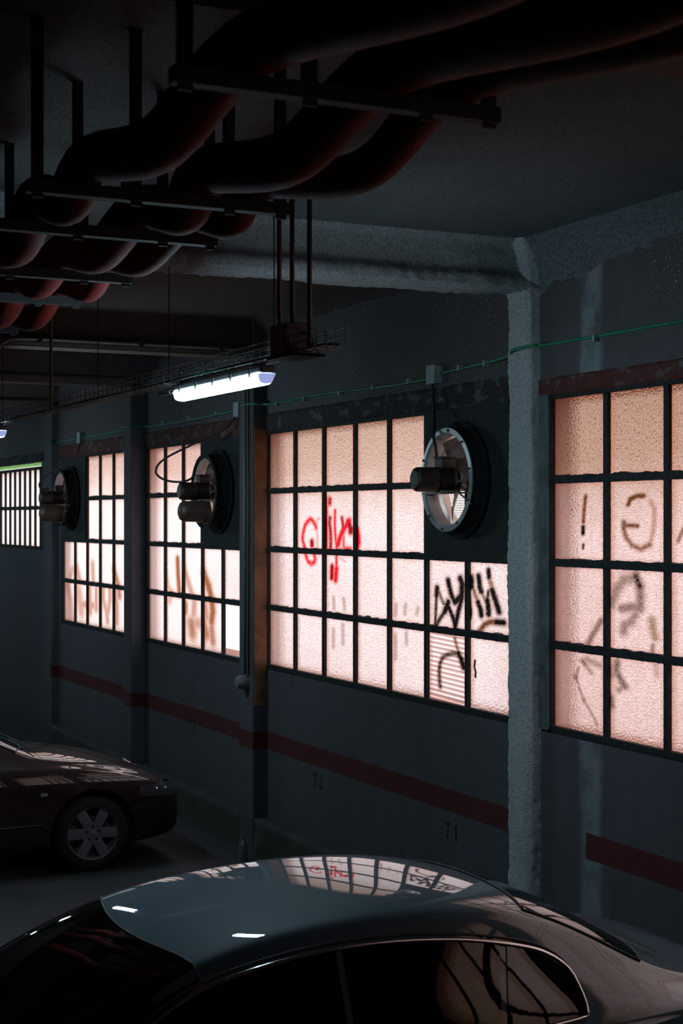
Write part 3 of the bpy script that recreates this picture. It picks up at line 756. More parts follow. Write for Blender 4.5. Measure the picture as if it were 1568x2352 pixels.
# ------------------------------------------------------------------ wiring on the wall
def curve_thing(name, pts, r, mat, label, cat, n=8, seg=8, group=None, parent=None):
    gb = bmesh.new(); tube(gb, catmull(pts, seg), r, n)
    o = link_bm(name, gb, mat, parent, True)
    if label: tag(o, label, cat, group)
    return o
def green_run():
    root = empty('green_conduit', 'thin green cable clipped along the window wall above the lintels', 'cable', (0, 0, 0))
    P = [(-3.0, 5.48, 4.13), (-4.05, 5.345, 4.13), (-6.2, 5.478, 4.15), (-8.2, 5.478, 4.155), (-8.50, 5.40, 4.15), (-8.68, 5.375, 4.14), (-8.86, 5.45, 4.12), (-9.3, 5.478, 4.105), (-9.84, 5.478, 4.09)]
    P2 = [(-9.94, 5.478, 4.065), (-10.6, 5.478, 4.06), (-11.8, 5.478, 4.085), (-12.9, 5.478, 4.075), (-13.06, 5.36, 4.08), (-13.25, 5.335, 4.08), (-13.46, 5.40, 4.07), (-13.6, 5.478, 4.07)]
    P3 = [(-13.75, 5.478, 4.07), (-15.2, 5.478, 4.05), (-16.5, 5.478, 4.06), (-16.58, 5.33, 4.06), (-16.88, 5.32, 4.06), (-17.1, 5.478, 4.06), (-18.9, 5.478, 4.05)]
    P4 = [(-19.05, 5.478, 4.05), (-20.1, 5.478, 4.05), (-20.13, 5.38, 4.05), (-20.52, 5.38, 4.05), (-20.7, 5.478, 4.05), (-26.5, 5.478, 4.03)]
    for P_ in (P, P2, P3, P4): curve_thing('cable_run', P_, .011, M['green'], None, None, parent=root)
    for x_ in (-5.2, -6.1, -7.0, -7.9, -9.2, -9.55, -10.3, -10.9, -11.5, -12.2, -12.8, -14.3, -15.1, -15.9):
        z_ = 4.14 if x_ > -8.5 else (4.105 if x_ > -9.84 else 4.07)
        gb = bmesh.new(); box(gb, x_-.012, x_+.012, 5.462, 5.499, z_-.018, z_+.02); link_bm('clip', gb, M['box'], root)
green_run()
for x_, z_, lb in ((-9.89, 4.085, 'grey junction box on the wall above the galvanised extractor fan'), (-13.68, 4.07, 'grey junction box on the wall just past the main pilaster'), (-18.98, 4.05, 'small grey junction box above the farthest extractor fan')):
    root = empty('junction_box', lb, 'junction box', (x_, WY, z_), 'grey junction boxes along the green cable')
    gb = bmesh.new(); bbox(gb, -.06, .06, -.062, .0, -.065, .065, .006); link_bm('box_body', gb, M['box'], root)
    gb = bmesh.new(); bbox(gb, -.063, .063, -.072, -.06, -.068, .068, .003); link_bm('box_lid', gb, M['box'], root)
g1 = 'black flexes down to the extractor fans'
curve_thing('fan_cable', [(-9.88, 5.44, 4.02), (-9.84, 5.43, 3.88), (-9.74, 5.38, 3.74), (-9.62, 5.31, 3.62), (-9.56, 5.29, 3.55), (-9.56, 5.30, 3.475)], .011, M['black'], 'black flex hanging straight down to the galvanised extractor fan', 'cable', group=g1)
curve_thing('fan_cable', [(-13.72, 5.44, 4.0), (-13.86, 5.36, 3.88), (-14.15, 5.2, 3.77), (-14.5, 5.0, 3.62), (-14.58, 4.95, 3.50), (-14.45, 5.0, 3.42), (-14.3, 5.12, 3.40), (-14.27, 5.22, 3.44)], .011, M['black'], 'black flex looping out to the fan in the window with a missing pane', 'cable', group=g1)
curve_thing('fan_cable', [(-18.98, 5.45, 3.98), (-19.0, 5.42, 3.85), (-19.12, 5.33, 3.72), (-19.4, 5.18, 3.62), (-19.54, 5.09, 3.5), (-19.52, 5.1, 3.42), (-19.5, 5.2, 3.42)], .011, M['black'], 'black flex curving to the farthest extractor fan', 'cable', group=g1)
# conduit down the pilaster with its outlet box
root = empty('pilaster_conduit', 'thin grey pipe running down the pilaster between two windows to a round fitting', 'pipe', (-13.2, 5.33, 0))
gb = bmesh.new(); tube(gb, [(0, 0, 1.63), (0, 0, 4.6)], .013, 10); link_bm('pipe_run', gb, M['conduit'], root, True)
gb = bmesh.new(); tube(gb, [(.055, .012, 1.63), (.055, .012, 4.4)], .008, 8); link_bm('cable_run', gb, M['black'], root, True)
gb = bmesh.new(); lathe_y(gb, [(-.075, .03), (-.07, .05), (-.03, .062), (.03, .064)], 24, (-.03, 0, 1.555)); link_bm('outlet_box', gb, M['conduit'], root, True, .7)

# stencilled bay numbers
def digit(gb, d, x, z, h):
    w = h*.62; y = WY-.0025
    def q(*pts):
        vs = [gb.verts.new((x+a*w, y, z+b*h)) for a, b in pts]; vs2 = [gb.verts.new((x+a*w, y+.002, z+b*h)) for a, b in pts]
        gb.faces.new(vs); n = len(vs)
        for i in range(n): gb.faces.new((vs[i], vs2[i], vs2[(i+1) % n], vs[(i+1) % n]))
    def arc(cx, cz, r0, r1, a0, a1, n=10):
        for i in range(n):
            t0, t1 = math.radians(a0+(a1-a0)*i/n), math.radians(a0+(a1-a0)*(i+1)/n)
            q((cx+r1*math.cos(t0)*1.6, cz+r1*math.sin(t0)), (cx+r0*math.cos(t0)*1.6, cz+r0*math.sin(t0)), (cx+r0*math.cos(t1)*1.6, cz+r0*math.sin(t1)), (cx+r1*math.cos(t1)*1.6, cz+r1*math.sin(t1)))
    if d == '7':
        q((0, .78), (.95, .78), (1, 1), (0, 1)); q((.62, .72), (.8, .72), (.58, .2), (.42, .2)); q((.25, .0), (.8, .0), (.62, .14), (.38, .14))
    elif d == '1':
        q((.35, .0), (.72, .0), (.72, 1), (.35, 1)); q((.2, .8), (.33, .8), (.33, .95), (.2, .85))
    elif d == '2':
        arc(.5, .76, .1, .24, 160, -40); q((.6, .58), (.85, .62), (.4, .28), (.25, .24)); q((.1, .0), (.95, .0), (.95, .2), (.1, .2))
    elif d == '3':
        arc(.45, .76, .1, .23, 160, -60); arc(.45, .27, .1, .25, 60, -160)
for s, x_, z_, lb in (('71', -9.80, .765, 'faded black stencilled 71 on the wall under the stripe'), ('72', -12.08, .78, 'black stencilled 72 on the wall under the stripe'), ('73', -15.16, .88, 'small black stencilled 73 on the wall above the maroon car')):
    root = empty('bay_number', lb, 'number', (0, 0, 0), 'stencilled bay numbers')
    for q_ in (0, 1):
        gb = bmesh.new(); digit(gb, s[q_], x_+.125*q_, z_-.003*q_, .115); link_bm('digit', gb, M['stencil'], root)

# ------------------------------------------------------------------ pipes under the ceiling
TX = [.2, -1.5, -3.94, -5.48, -6.24, -7.41, -8.3, -9.7, -11.2, -12.7, -14.2, -15.8]
ZB = 4.25
def hose(y, r, dz, label, ph):
    P = []
    for i, tx in enumerate(TX):
        P.append((tx, y, ZB+r+dz))
        if i+1 < len(TX):
            g_ = TX[i]-TX[i+1]; sag = .045+.05*g_
            P.append(((TX[i]*.55+TX[i+1]*.45), y+.04*math.sin(i*2.1+ph), ZB+r+dz-sag))
    gb = bmesh.new(); tube(gb, catmull(P, 10), r, 20)
    tag(link_bm('red_pipe', gb, M['red_pipe'], None, True), label, 'pipe', 'sagging red pipes under the ceiling')
hose(1.62, .09, 0, 'red sagging pipe, the one farthest from the window wall', 0)
hose(2.05, .09, 0, 'red sagging pipe, middle of the three under the ceiling', 1.5)
hose(2.27, .07, 0, 'red sagging pipe, nearest of the three to the window wall', 2.6)
for i, tx in enumerate(TX[2:8]):
    where = ['the broadest and highest bar in the photo', 'second from the viewer, by the conduits', 'third bar counted from the viewer', 'fourth bar counted from the viewer', 'fifth bar counted from the viewer', 'sixth and farthest bar'][i]
    root = empty('pipe_hanger', 'steel trapeze hanger under the red pipes, ' + where, 'hanger', (tx, 2., ZB), 'trapeze hangers along the red pipes')
    gb = bmesh.new(); box(gb, -.025, .025, -.62, .386, -.045, 0); link_bm('crossbar', gb, M['hanger'], root)
    for yy in (-.58, -.215, .15, .36):
        gb = bmesh.new(); box(gb, -.006, .006, yy-.02, yy+.02, -.06, CEIL-ZB); box(gb, -.02, .02, yy-.02, yy-.015, -.04, CEIL-ZB)
        link_bm('drop_strap', gb, M['hanger'], root)

# ------------------------------------------------------------------ cable tray and lamps
TY, TZ = 3.0, 3.825
root = empty('cable_tray', 'wire basket cable tray hung along the aisle above the lit tube lamp', 'cable tray', (0, TY, TZ))
gb = bmesh.new(); xs0, xs1 = -26.5, -6.35
for yy, zz in ((-.05, .085), (-.05, .045), (-.05, 0), (0, 0), (.05, 0), (.05, .045), (.05, .085)): box(gb, xs0, xs1, yy-.002, yy+.002, zz-.002, zz+.002)
x_ = xs1
while x_ > -17:
    for b in ((x_-.002, x_+.002, -.052, -.048, 0, .085), (x_-.002, x_+.002, .048, .052, 0, .085), (x_-.0022, x_+.0022, -.052, .052, -.005, -.001)): box(gb, *b)
    x_ -= .1
link_bm('wire_basket', gb, M['wire'], root)
for x_ in (-7.05, -8.6, -10.02, -12.7, -15.4, -18.):
    gb = bmesh.new(); tube(gb, [(x_, 0, 0), (x_, 0, CEIL-TZ)], .0035, 6); link_bm('suspension_wire', gb, M['black'], root)
gb = bmesh.new(); tube(gb, [(-11.2, 0, 0), (-11.2, 0, CEIL-TZ)], .012, 8); link_bm('hanger_rod', gb, M['conduit'], root)
for j, (dy, mt, lb) in enumerate(((-.025, 'green', 'green cable lying in the tray, on its aisle side'), (.005, 'green', 'green cable lying in the middle of the tray'), (.03, 'black', 'black cable lying in the tray, on its window side'))):
    P = [(-6.4-i*.55, TY+dy+.008*math.sin(i*1.7+j), TZ+.010+.003*math.sin(i+j)) for i in range(36)]
    curve_thing('tray_cable', P, .008, M[mt], lb, 'cable', 6, 4, 'cables lying in the wire tray')
root = empty('distribution_box', 'dark square electrical box standing on the near end of the cable tray', 'box', (-6.84, TY, TZ))
gb = bmesh.new(); bbox(gb, -.09, .09, -.075, .075, .0, .15, .008); link_bm('box_body', gb, M['dbox'], root)
gb = bmesh.new(); bbox(gb, -.11, .2, -.085, .085, -.018, -.006, .002); link_bm('base_plate', gb, M['plate_shade'], root)
gb = bmesh.new(); tube(gb, catmull([(.09, .02, .10), (.14, .03, .09), (.2, .02, .04), (.24, 0, .01)], 6), .008, 8); link_bm('cable_tail', gb, M['green'], root, True)
for j, (xx, yy, lo, lb) in enumerate(((-6.94, 2.98, TZ+.14, 'first'), (-6.83, 3.0, TZ+.14, 'middle'), (-6.63, 3.0, TZ, 'last'))):
    gb = bmesh.new(); tube(gb, [(xx, yy, lo), (xx, yy, CEIL-.0)], .012, 10)
    tag(link_bm('drop_conduit', gb, M['cover'], None, True), 'upright conduit from the ceiling to the dark box, %s of three from the lamp side' % lb, 'conduit', 'upright conduits above the dark box')

def lamp(xc, L, label):
    root = empty('tube_lamp', label, 'lamp', (xc, TY, 3.765), 'fluorescent tube lamps under the cable tray')
    gb = bmesh.new(); bbox(gb, -L/2, L/2, -.04, .04, 0, .042, .01); link_bm('housing', gb, M['lamp_body'], root)
    # trapezoid diffuser with sloped ends
    sec = [(-.043, 0), (-.042, -.012), (-.036, -.038), (-.028, -.048), (-.012, -.053), (.012, -.053), (.028, -.048), (.036, -.038), (.042, -.012), (.043, 0)]
    gb = bmesh.new(); rings = []
    for xx, k1 in ((-L/2-.005, .02), (-L/2+.004, .35), (-L/2+.035, .92), (-L/2+.06, 1), (L/2-.06, 1), (L/2-.035, .92), (L/2-.004, .35), (L/2+.005, .02)):
        rings.append([gb.verts.new((xx, y_*(.9+.1*k1), z_*k1)) for y_, z_ in sec])
    for a, b in zip(rings[:-1], rings[1:]):
        for i in range(len(sec)-1): gb.faces.new((a[i], a[i+1], b[i+1], b[i]))
    gb.faces.new(rings[0]); gb.faces.new(rings[-1][::-1])
    bmesh.ops.recalc_face_normals(gb, faces=gb.faces)
    df = link_bm('diffuser', gb, [M['lamp_on'], M['lamp_end']], root, True, .8)
    for pf in df.data.polygons:
        if abs(pf.center.x) > L/2-.036: pf.material_index = 1
    for i in range(5):
        xx = -L/2+.14+(L-.28)*i/4
        for sy in (-1, 1):
            gb = bmesh.new(); bbox(gb, xx-.008, xx+.008, sy*.0435-.004, sy*.0435+.004, -.012, .03, .001, 1); link_bm('clip', gb, M['black'], root)
    gb = bmesh.new()
    for xx in (-L/2+.12, L/2-.12): box(gb, xx-.04, xx+.04, -.02, .02, .042, .056)
    link_bm('bracket', gb, M['black'], root)
    gb = bmesh.new(); tube(gb, [(-L/2-.13, .0, .012), (-L/2-.33, .0, .014)], .013, 10); link_bm('connector', gb, M['white'], root, True, .6)
    gb = bmesh.new(); tube(gb, [(-L/2+.01, .0, .02), (-L/2-.14, .0, .012)], .006, 8); link_bm('feed_cable', gb, M['black'], root, True)
    return root
lamp(-7.78, 1.32, 'lit fluorescent tube lamp hanging under the wire cable tray')
lamp(-13.37, 1.32, 'second lit tube lamp, cut off by the edge of the photo')
lamp(-19.06, 1.32, 'third lit tube lamp, added unseen down the tray to light the far wall')  # added out of view to brighten the far wall
lamp(-24.69, 1.32, 'fourth lit tube lamp, added unseen at the far end to light the wall')  # another added lamp, out of view, for the far end of the wall

# conduit along the beam beyond, dropping to the tray
root = empty('beam_conduit', 'grey pipe clipped along the underside of the second beam, bending down to the tray', 'conduit', (0, 0, 0))
P = [(-13.08, 5.2, BEAMZ+.055), (-13.08, 4.9, BEAMZ+.06), (-13.08, 4.0, BEAMZ+.06), (-13.08, 3.35, BEAMZ+.06), (-13.08, 3.12, BEAMZ+.03), (-13.08, 3.04, BEAMZ-.1), (-13.1, 3.03, 4.1), (-13.1, 3.0, 3.9)]
curve_thing('pipe_run', P, .013, M['conduit'], None, None, parent=root)
for y_ in (3.4, 4.3, 5.05):
    gb = bmesh.new(); box(gb, -13.1, -13.06, y_-.02, y_+.02, BEAMZ+.03, BEAMZ+.085); link_bm('clip', gb, M['black'], root)

# bottle forgotten at the foot of the pilaster
root = empty('plastic_bottle', 'small pale plastic bottle standing at the foot of the pilaster', 'bottle', (-12.93, 5.2, 0))
def lathe_z(bm_, prof, n=24):
    rings = [[bm_.verts.new((r*math.cos(2*PI*k/n), r*math.sin(2*PI*k/n), z)) for k in range(n)] for z, r in prof]
    for a, b in zip(rings[:-1], rings[1:]):
        for k in range(n): bm_.faces.new((a[k], a[(k+1) % n], b[(k+1) % n], b[k]))
    bm_.faces.new(rings[0][::-1]); bm_.faces.new(rings[-1])
gb = bmesh.new(); lathe_z(gb, [(0, .038), (.01, .042), (.13, .042), (.17, .03), (.195, .014), (.21, .014)]); link_bm('bottle_body', gb, M['bottle'], root, True, .8)
gb = bmesh.new(); lathe_z(gb, [(.2, .017), (.225, .017)]); link_bm('cap', gb, M['frame_blue'], root)

# ------------------------------------------------------------------ cars
def car(name, label, y0, sgn, xc, st, pmat, P):
    """st: stations from the nose back: (l, half width, sill, belt, half top, top side, roof)"""
    root = empty(name, label, 'car', (xc, y0, 0))
    def loc(l, w, z): return Vector((w, sgn*l, z))
    cage = bmesh.new(); rows = []
    for l, hw, zs, zb, wr, zt, zr in st:
        h = zb-zs
        half = [(0, zs), (hw*.80, zs), (hw*.95, zs+.03), (hw*.99, zs+h*.30), (hw*1.0, zs+h*.62), (hw*.985, zs+h*.86), (hw*.95, zb), (hw*.905, zb+.012),
                (wr*1.0, zt), (wr*.93, zt+(zr-zt)*.45), (wr*.72, zt+(zr-zt)*.80), (wr*.36, zr-.004), (0, zr)]
        full = half + [(-a, b) for a, b in half[-2:0:-1]]
        rows.append([cage.verts.new(loc(l, a, b)) for a, b in full])
    n = len(rows[0])
    for a, b in zip(rows[:-1], rows[1:]):
        for i in range(n): cage.faces.new((a[i], a[(i+1) % n], b[(i+1) % n], b[i]))
    for r_ in (rows[0], rows[-1]):
        for i in range(12):
            a, b, c_, d = r_[i], r_[i+1], r_[(n-i-1) % n], r_[(n-i) % n]
            vs = []
            for v in (a, b, c_, d):
                if v not in vs: vs.append(v)
            if len(vs) > 2: cage.faces.new(vs)
    bmesh.ops.recalc_face_normals(cage, faces=cage.faces)
    me = bpy.data.meshes.new('cage'); cage.to_mesh(me); cage.free()
    tmp = bpy.data.objects.new('cage', me); C.objects.link(tmp)
    s_ = tmp.modifiers.new('s', 'SUBSURF'); s_.levels = s_.render_levels = 3
    cutters = []
    for wl in P['wheels']:
        for sx in (-1, 1):
            cb = bmesh.new(); R = P['tyre']+.055; N = 48; A = []; B = []
            for i in range(N):
                t = 2*PI*i/N; q = loc(wl, 0, P['tyre']+.01) + Vector((0, R*math.cos(t), R*math.sin(t)))
                A.append(cb.verts.new((sx*(P['hw']-.30), q.y, q.z))); B.append(cb.verts.new((sx*(P['hw']+.3), q.y, q.z)))
            for i in range(N): cb.faces.new((A[i], A[(i+1) % N], B[(i+1) % N], B[i]))
            cb.faces.new(A[::-1]); cb.faces.new(B); bmesh.ops.recalc_face_normals(cb, faces=cb.faces)
            cm = bpy.data.meshes.new('cut'); cb.to_mesh(cm); cb.free(); co_ = bpy.data.objects.new('cut', cm); C.objects.link(co_); cutters.append(co_)
            md = tmp.modifiers.new('b', 'BOOLEAN'); md.operation = 'DIFFERENCE'; md.object = co_; md.solver = 'EXACT'
    for md in tmp.modifiers: md.show_viewport = md.type == 'SUBSURF'
    dg = bpy.context.evaluated_depsgraph_get(); dg.update()
    full_me = bpy.data.meshes.new_from_object(tmp.evaluated_get(dg))
    bt = bmesh.new(); bt.from_mesh(full_me); tree = BVHTree.FromBMesh(bt); bt.free()
    for md in tmp.modifiers: md.show_viewport = True
    dg.update()
    body_me = bpy.data.meshes.new_from_object(bpy.context.evaluated_depsgraph_get().objects[tmp.name] if False else tmp.evaluated_get(bpy.context.evaluated_depsgraph_get()))
    body_me.name = 'body'; body_me.materials.clear(); body_me.materials.append(pmat)
    body_me.polygons.foreach_set('use_smooth', [True]*len(body_me.polygons)); body_me.set_sharp_from_angle(angle=.7)
    body = bpy.data.objects.new('body', body_me); C.objects.link(body); body.parent = root
    for o_ in cutters + [tmp]: bpy.data.objects.remove(o_, do_unlink=True)

    def side(l, z, sx, off=.004):
        h, nn, _, _ = tree.ray_cast(Vector((sx*3, sgn*l, z)), Vector((-sx, 0, 0)))
        return (h + nn*off) if h else Vector((sx*.7, sgn*l, z))
    def top(l, w, off=.004):
        h, nn, _, _ = tree.ray_cast(Vector((w, sgn*l, 3)), Vector((0, 0, -1)))
        return (h + nn*off) if h else Vector((w, sgn*l, 1))
    def front(w, z, off=.004):
        h, nn, _, _ = tree.ray_cast(Vector((w, -sgn*1.0, z)), Vector((0, sgn, 0)))
        return (h + nn*off) if h else Vector((w, 0, z))
    def sheet(name_, G_, mat, par=None, th=.004):
        gb = bmesh.new(); V = [[gb.verts.new(p) for p in r] for r in G_]
        for i in range(len(V)-1):
            for j in range(len(V[0])-1): gb.faces.new((V[i][j], V[i+1][j], V[i+1][j+1], V[i][j+1]))
        bmesh.ops.recalc_face_normals(gb, faces=gb.faces)
        bmesh.ops.solidify(gb, geom=gb.faces[:], thickness=th)
        return link_bm(name_, gb, mat, par or root, True, .9)
    def trace(name_, pts, r, mat, par=None, n_=6, closed=False):
        gb = bmesh.new(); tube(gb, pts, r, n_, closed); return link_bm(name_, gb, mat, par or root, True)
    def lerp_poly(pl, t):
        L = [0]
        for a, b in zip(pl[:-1], pl[1:]): L.append(L[-1]+math.dist(a, b))
        d = t*L[-1]
        for i in range(len(pl)-1):
            if d <= L[i+1]+1e-9:
                f = (d-L[i])/max(1e-9, L[i+1]-L[i]); return tuple(a+(b-a)*f for a, b in zip(pl[i], pl[i+1]))
        return pl[-1]
    # side glass: between a lower and an upper line given as (l, z)
    lo, up = P['glass_lo'], [tuple(v[:2]) for v in catmull([(a, b, 0) for a, b in P['glass_up']], 6)]
    for sx in (-1, 1):
        for nm, t0, t1 in P['lights']:
            G_ = []
            for i in range(25):
                t = t0+(t1-t0)*i/24; a = lerp_poly(lo, t); b = lerp_poly(up, t)
                G_.append([side(a[0]+(b[0]-a[0])*j/10, a[1]+(b[1]-a[1])*j/10, sx, .006) for j in range(11)])
            sheet(nm, G_, M['glass'])
        outline = [lerp_poly(lo, i/50) for i in range(51)] + [lerp_poly(up, 1-i/70) for i in range(71)]
        trace('window_trim', [side(a, b, sx, .009) for a, b in outline], .0085, M[P['trim']], None, 6, True)
        # rubber gutter above the doors
        trace('roof_seal', [side(a, min(b+.022, P['gut']), sx, .003) for a, b in [lerp_poly(up, i/60) for i in range(2, 59)]], .006, M['trim_black'])
    # windscreen and rear window
    for nm, (la, wa), (lb_, wb), crown in P['screens']:
        G_ = []
        for i in range(25):
            s = i/24*2-1; row = []
            for j in range(15):
                t = j/14; w = s*(wa+(wb-wa)*t); l = la+(lb_-la)*t + (crown[0]*(1-t)+crown[1]*t)*s*s
                row.append(top(l, w, .004))
            G_.append(row)
        g_ = sheet(nm, G_, M['glass'])
        rim_ = [r[0] for r in G_] + G_[-1][1:] + [r[-1] for r in G_[-2::-1]] + G_[0][-2:0:-1]
        trace('seal', rim_, .0045, M['trim_black'], g_, 6, True)
    for nm, kind, pts in P['seams']:
        if kind == 'side':
            for sx in (-1, 1): trace(nm, [side(a, b, sx, -.001) for a, b in [lerp_poly(pts, i/40) for i in range(41)]], .0035, M['trim_black'])
        else:
            trace(nm, [top(a, b, -.001) for a, b in [lerp_poly(pts, i/60) for i in range(61)]], .0035, M['trim_black'])
    # wheels
    for wl in P['wheels']:
        for sx in (-1, 1):
            R = P['tyre']; xo = P['hw']-.035
            w_ = bmesh.new()
            prof = [(-.1, R*.70), (-.105, R*.85), (-.085, R*.97), (-.06, R), (.06, R), (.085, R*.97), (.105, R*.85), (.1, R*.70)]
            def lx(bm_, prof_, n_=56):
                rings = [[bm_.verts.new((x_, r_*math.cos(2*PI*k_/n_), r_*math.sin(2*PI*k_/n_))) for k_ in range(n_)] for x_, r_ in prof_]
                for a, b in zip(rings[:-1], rings[1:]):
                    for k_ in range(n_): bm_.faces.new((a[k_], a[(k_+1) % n_], b[(k_+1) % n_], b[k_]))
                return rings
            lx(w_, prof)
            c0 = loc(wl, 0, R); off = Vector((sx*(xo-.105), c0.y, c0.z))
            bmesh.ops.recalc_face_normals(w_, faces=w_.faces)
            bmesh.ops.translate(w_, verts=w_.verts, vec=off)
            wo = link_bm('wheel', w_, M['tyre'], root, True, .9)
            # alloy: lip, barrel, six wide spokes and a hub with bolt holes
            r_ = bmesh.new(); Rr = R*.715
            lx(r_, [(.095*sx, Rr), (.1*sx, Rr*.97), (.085*sx, Rr*.93), (-.08*sx, Rr*.86), (-.09*sx, Rr*.1)])
            NS = P['spokes']
            for s_i in range(NS):
                a0 = 2*PI*s_i/NS + P['phase']; G2 = []
                for iu in range(7):
                    rr = Rr*(.14+.82*iu/6); hwid = Rr*(.185+.02*(iu/6)**3); xx = sx*(.078+.010*math.sin(PI*iu/6)+.006*iu/6)
                    G2.append([(xx-sx*.004*abs(s__)**6, rr*math.cos(a0)-s__*hwid*math.sin(a0), rr*math.sin(a0)+s__*hwid*math.cos(a0)) for s__ in (-1, -.6, 0, .6, 1)])
                V = [[r_.verts.new(p) for p in row] for row in G2]
                for i in range(6):
                    for j in range(4): r_.faces.new((V[i][j], V[i+1][j], V[i+1][j+1], V[i][j+1]))
                for j in (0, 4):
                    for i in range(6):
                        q = [V[i][j].co, V[i+1][j].co]; e = [r_.verts.new((p.x-sx*.03, p.y, p.z)) for p in q]; r_.faces.new((V[i][j], V[i+1][j], e[1], e[0]))
            bmesh.ops.translate(r_, verts=r_.verts, vec=off)
            rim = link_bm('rim', r_, M['rim'], wo, True, .9)
            h_ = bmesh.new(); lx(h_, [(.060*sx, Rr*.42), (.080*sx, Rr*.40), (.083*sx, Rr*.33), (.083*sx, Rr*.13), (.089*sx, Rr*.11), (.090*sx, .0005)], 40); bmesh.ops.translate(h_, verts=h_.verts, vec=off)
            # bolt recesses
            for i in range(5):
                a = 2*PI*i/5+.3; t = bmesh.new(); lx(t, [(.0865*sx, .0005), (.0865*sx, .013), (.07*sx, .0135)], 12)
                bmesh.ops.translate(t, verts=t.verts, vec=off+Vector((0, Rr*.25*math.cos(a), Rr*.25*math.sin(a)))); link_bm('wheel_bolt', t, M['black'], wo, True, .9)
            link_bm('hub_cap', h_, M['rim'], wo, True, .9)
            # dark arch liner
            a_ = bmesh.new(); lx(a_, [(sx*(P['hw']-.31), .02), (sx*(P['hw']-.31), R+.052), (sx*(P['hw']-.06), R+.052)], 40)
            bmesh.ops.translate(a_, verts=a_.verts, vec=Vector((0, c0.y, R+.01))); link_bm('arch_liner', a_, M['interior'], root, True, .5)
    return root, side, top, front, sheet, trace, lerp_poly

# grey saloon in the foreground, backed up to the wall
ST = [(.0, .55, .30, .55, .40, .57, .60), (.10, .76, .24, .66, .62, .69, .72), (.40, .87, .2, .80, .70, .83, .88), (.85, .905, .18, .88, .72, .91, .96),
      (1.15, .91, .18, .92, .72, .95, 1.01), (1.32, .91, .18, .935, .70, .985, 1.08), (1.60, .91, .18, .945, .665, 1.15, 1.24), (1.92, .91, .18, .93, .64, 1.30, 1.375), (2.25, .91, .18, .935, .61, 1.405, 1.47),
      (2.75, .91, .18, .945, .60, 1.445, 1.515), (3.20, .91, .18, .955, .60, 1.43, 1.51), (3.55, .905, .18, .965, .60, 1.36, 1.455), (3.90, .90, .18, .98, .61, 1.20, 1.34), (4.18, .885, .19, 1.0, .66, 1.04, 1.16), (4.42, .87, .2, .995, .68, 1.01, 1.06),
      (4.72, .84, .24, .97, .64, .99, 1.04), (4.84, .76, .32, .86, .56, .88, .92)]
PG = dict(wheels=(.80, 3.65), tyre=.33, hw=.905, spokes=5, phase=.3, trim='chrome', gut=1.43,
          glass_lo=[(1.62, .965), (2.4, .975), (3.5, 1.0), (3.69, 1.01)],
          glass_up=[(1.58, 1.0), (1.82, 1.17), (2.08, 1.29), (2.45, 1.355), (2.8, 1.37), (3.12, 1.35), (3.36, 1.31), (3.56, 1.255), (3.665, 1.185), (3.695, 1.11), (3.70, 1.05)],
          lights=[('front_door_glass', .0, .485), ('rear_door_glass', .50, .80), ('quarter_glass', .815, 1.)],
          screens=[('windscreen', (1.22, .75), (1.96, .64), (.16, .12)), ('rear_window', (3.62, .52), (4.20, .60), (-.06, -.10))],
          seams=[('boot_seam', 'top', [(4.84, -.62), (4.35, -.66), (4.30, 0), (4.35, .66), (4.84, .62)]), ('bonnet_seam', 'top', [(.15, -.6), (1.05, -.7), (1.15, 0), (1.05, .7), (.15, .6)]),
                 ('door_seam', 'side', [(2.62, .98), (2.60, .3)]), ('front_door_seam', 'side', [(1.55, .96), (1.42, .7), (1.45, .3)])])
gr, side, top, front, sheet, trace, lp = car('saloon_car', 'grey metallic saloon car in front, its roof mirroring the windows', -.03, 1, -6.14, ST, M['grey_paint'], PG)
for sx in (-1, 1):
    for l in (2.42, 3.42):
        trace('door_handle', [side(l, .86, sx, .002), side(l+.02, .862, sx, .03), side(l+.17, .868, sx, .03), side(l+.19, .87, sx, .002)], .012, M['grey_paint'], None, 8)
    trace('body_joint', [side(l_, .42, sx, .002) for l_ in (1.3, 2., 2.8, 3.2)], .008, M['trim_black'])
G_ = [[side(.16+.3*i/8 + .0, .60+.10*j/4, sx, .004) for j in range(5)] for i in range(9)]

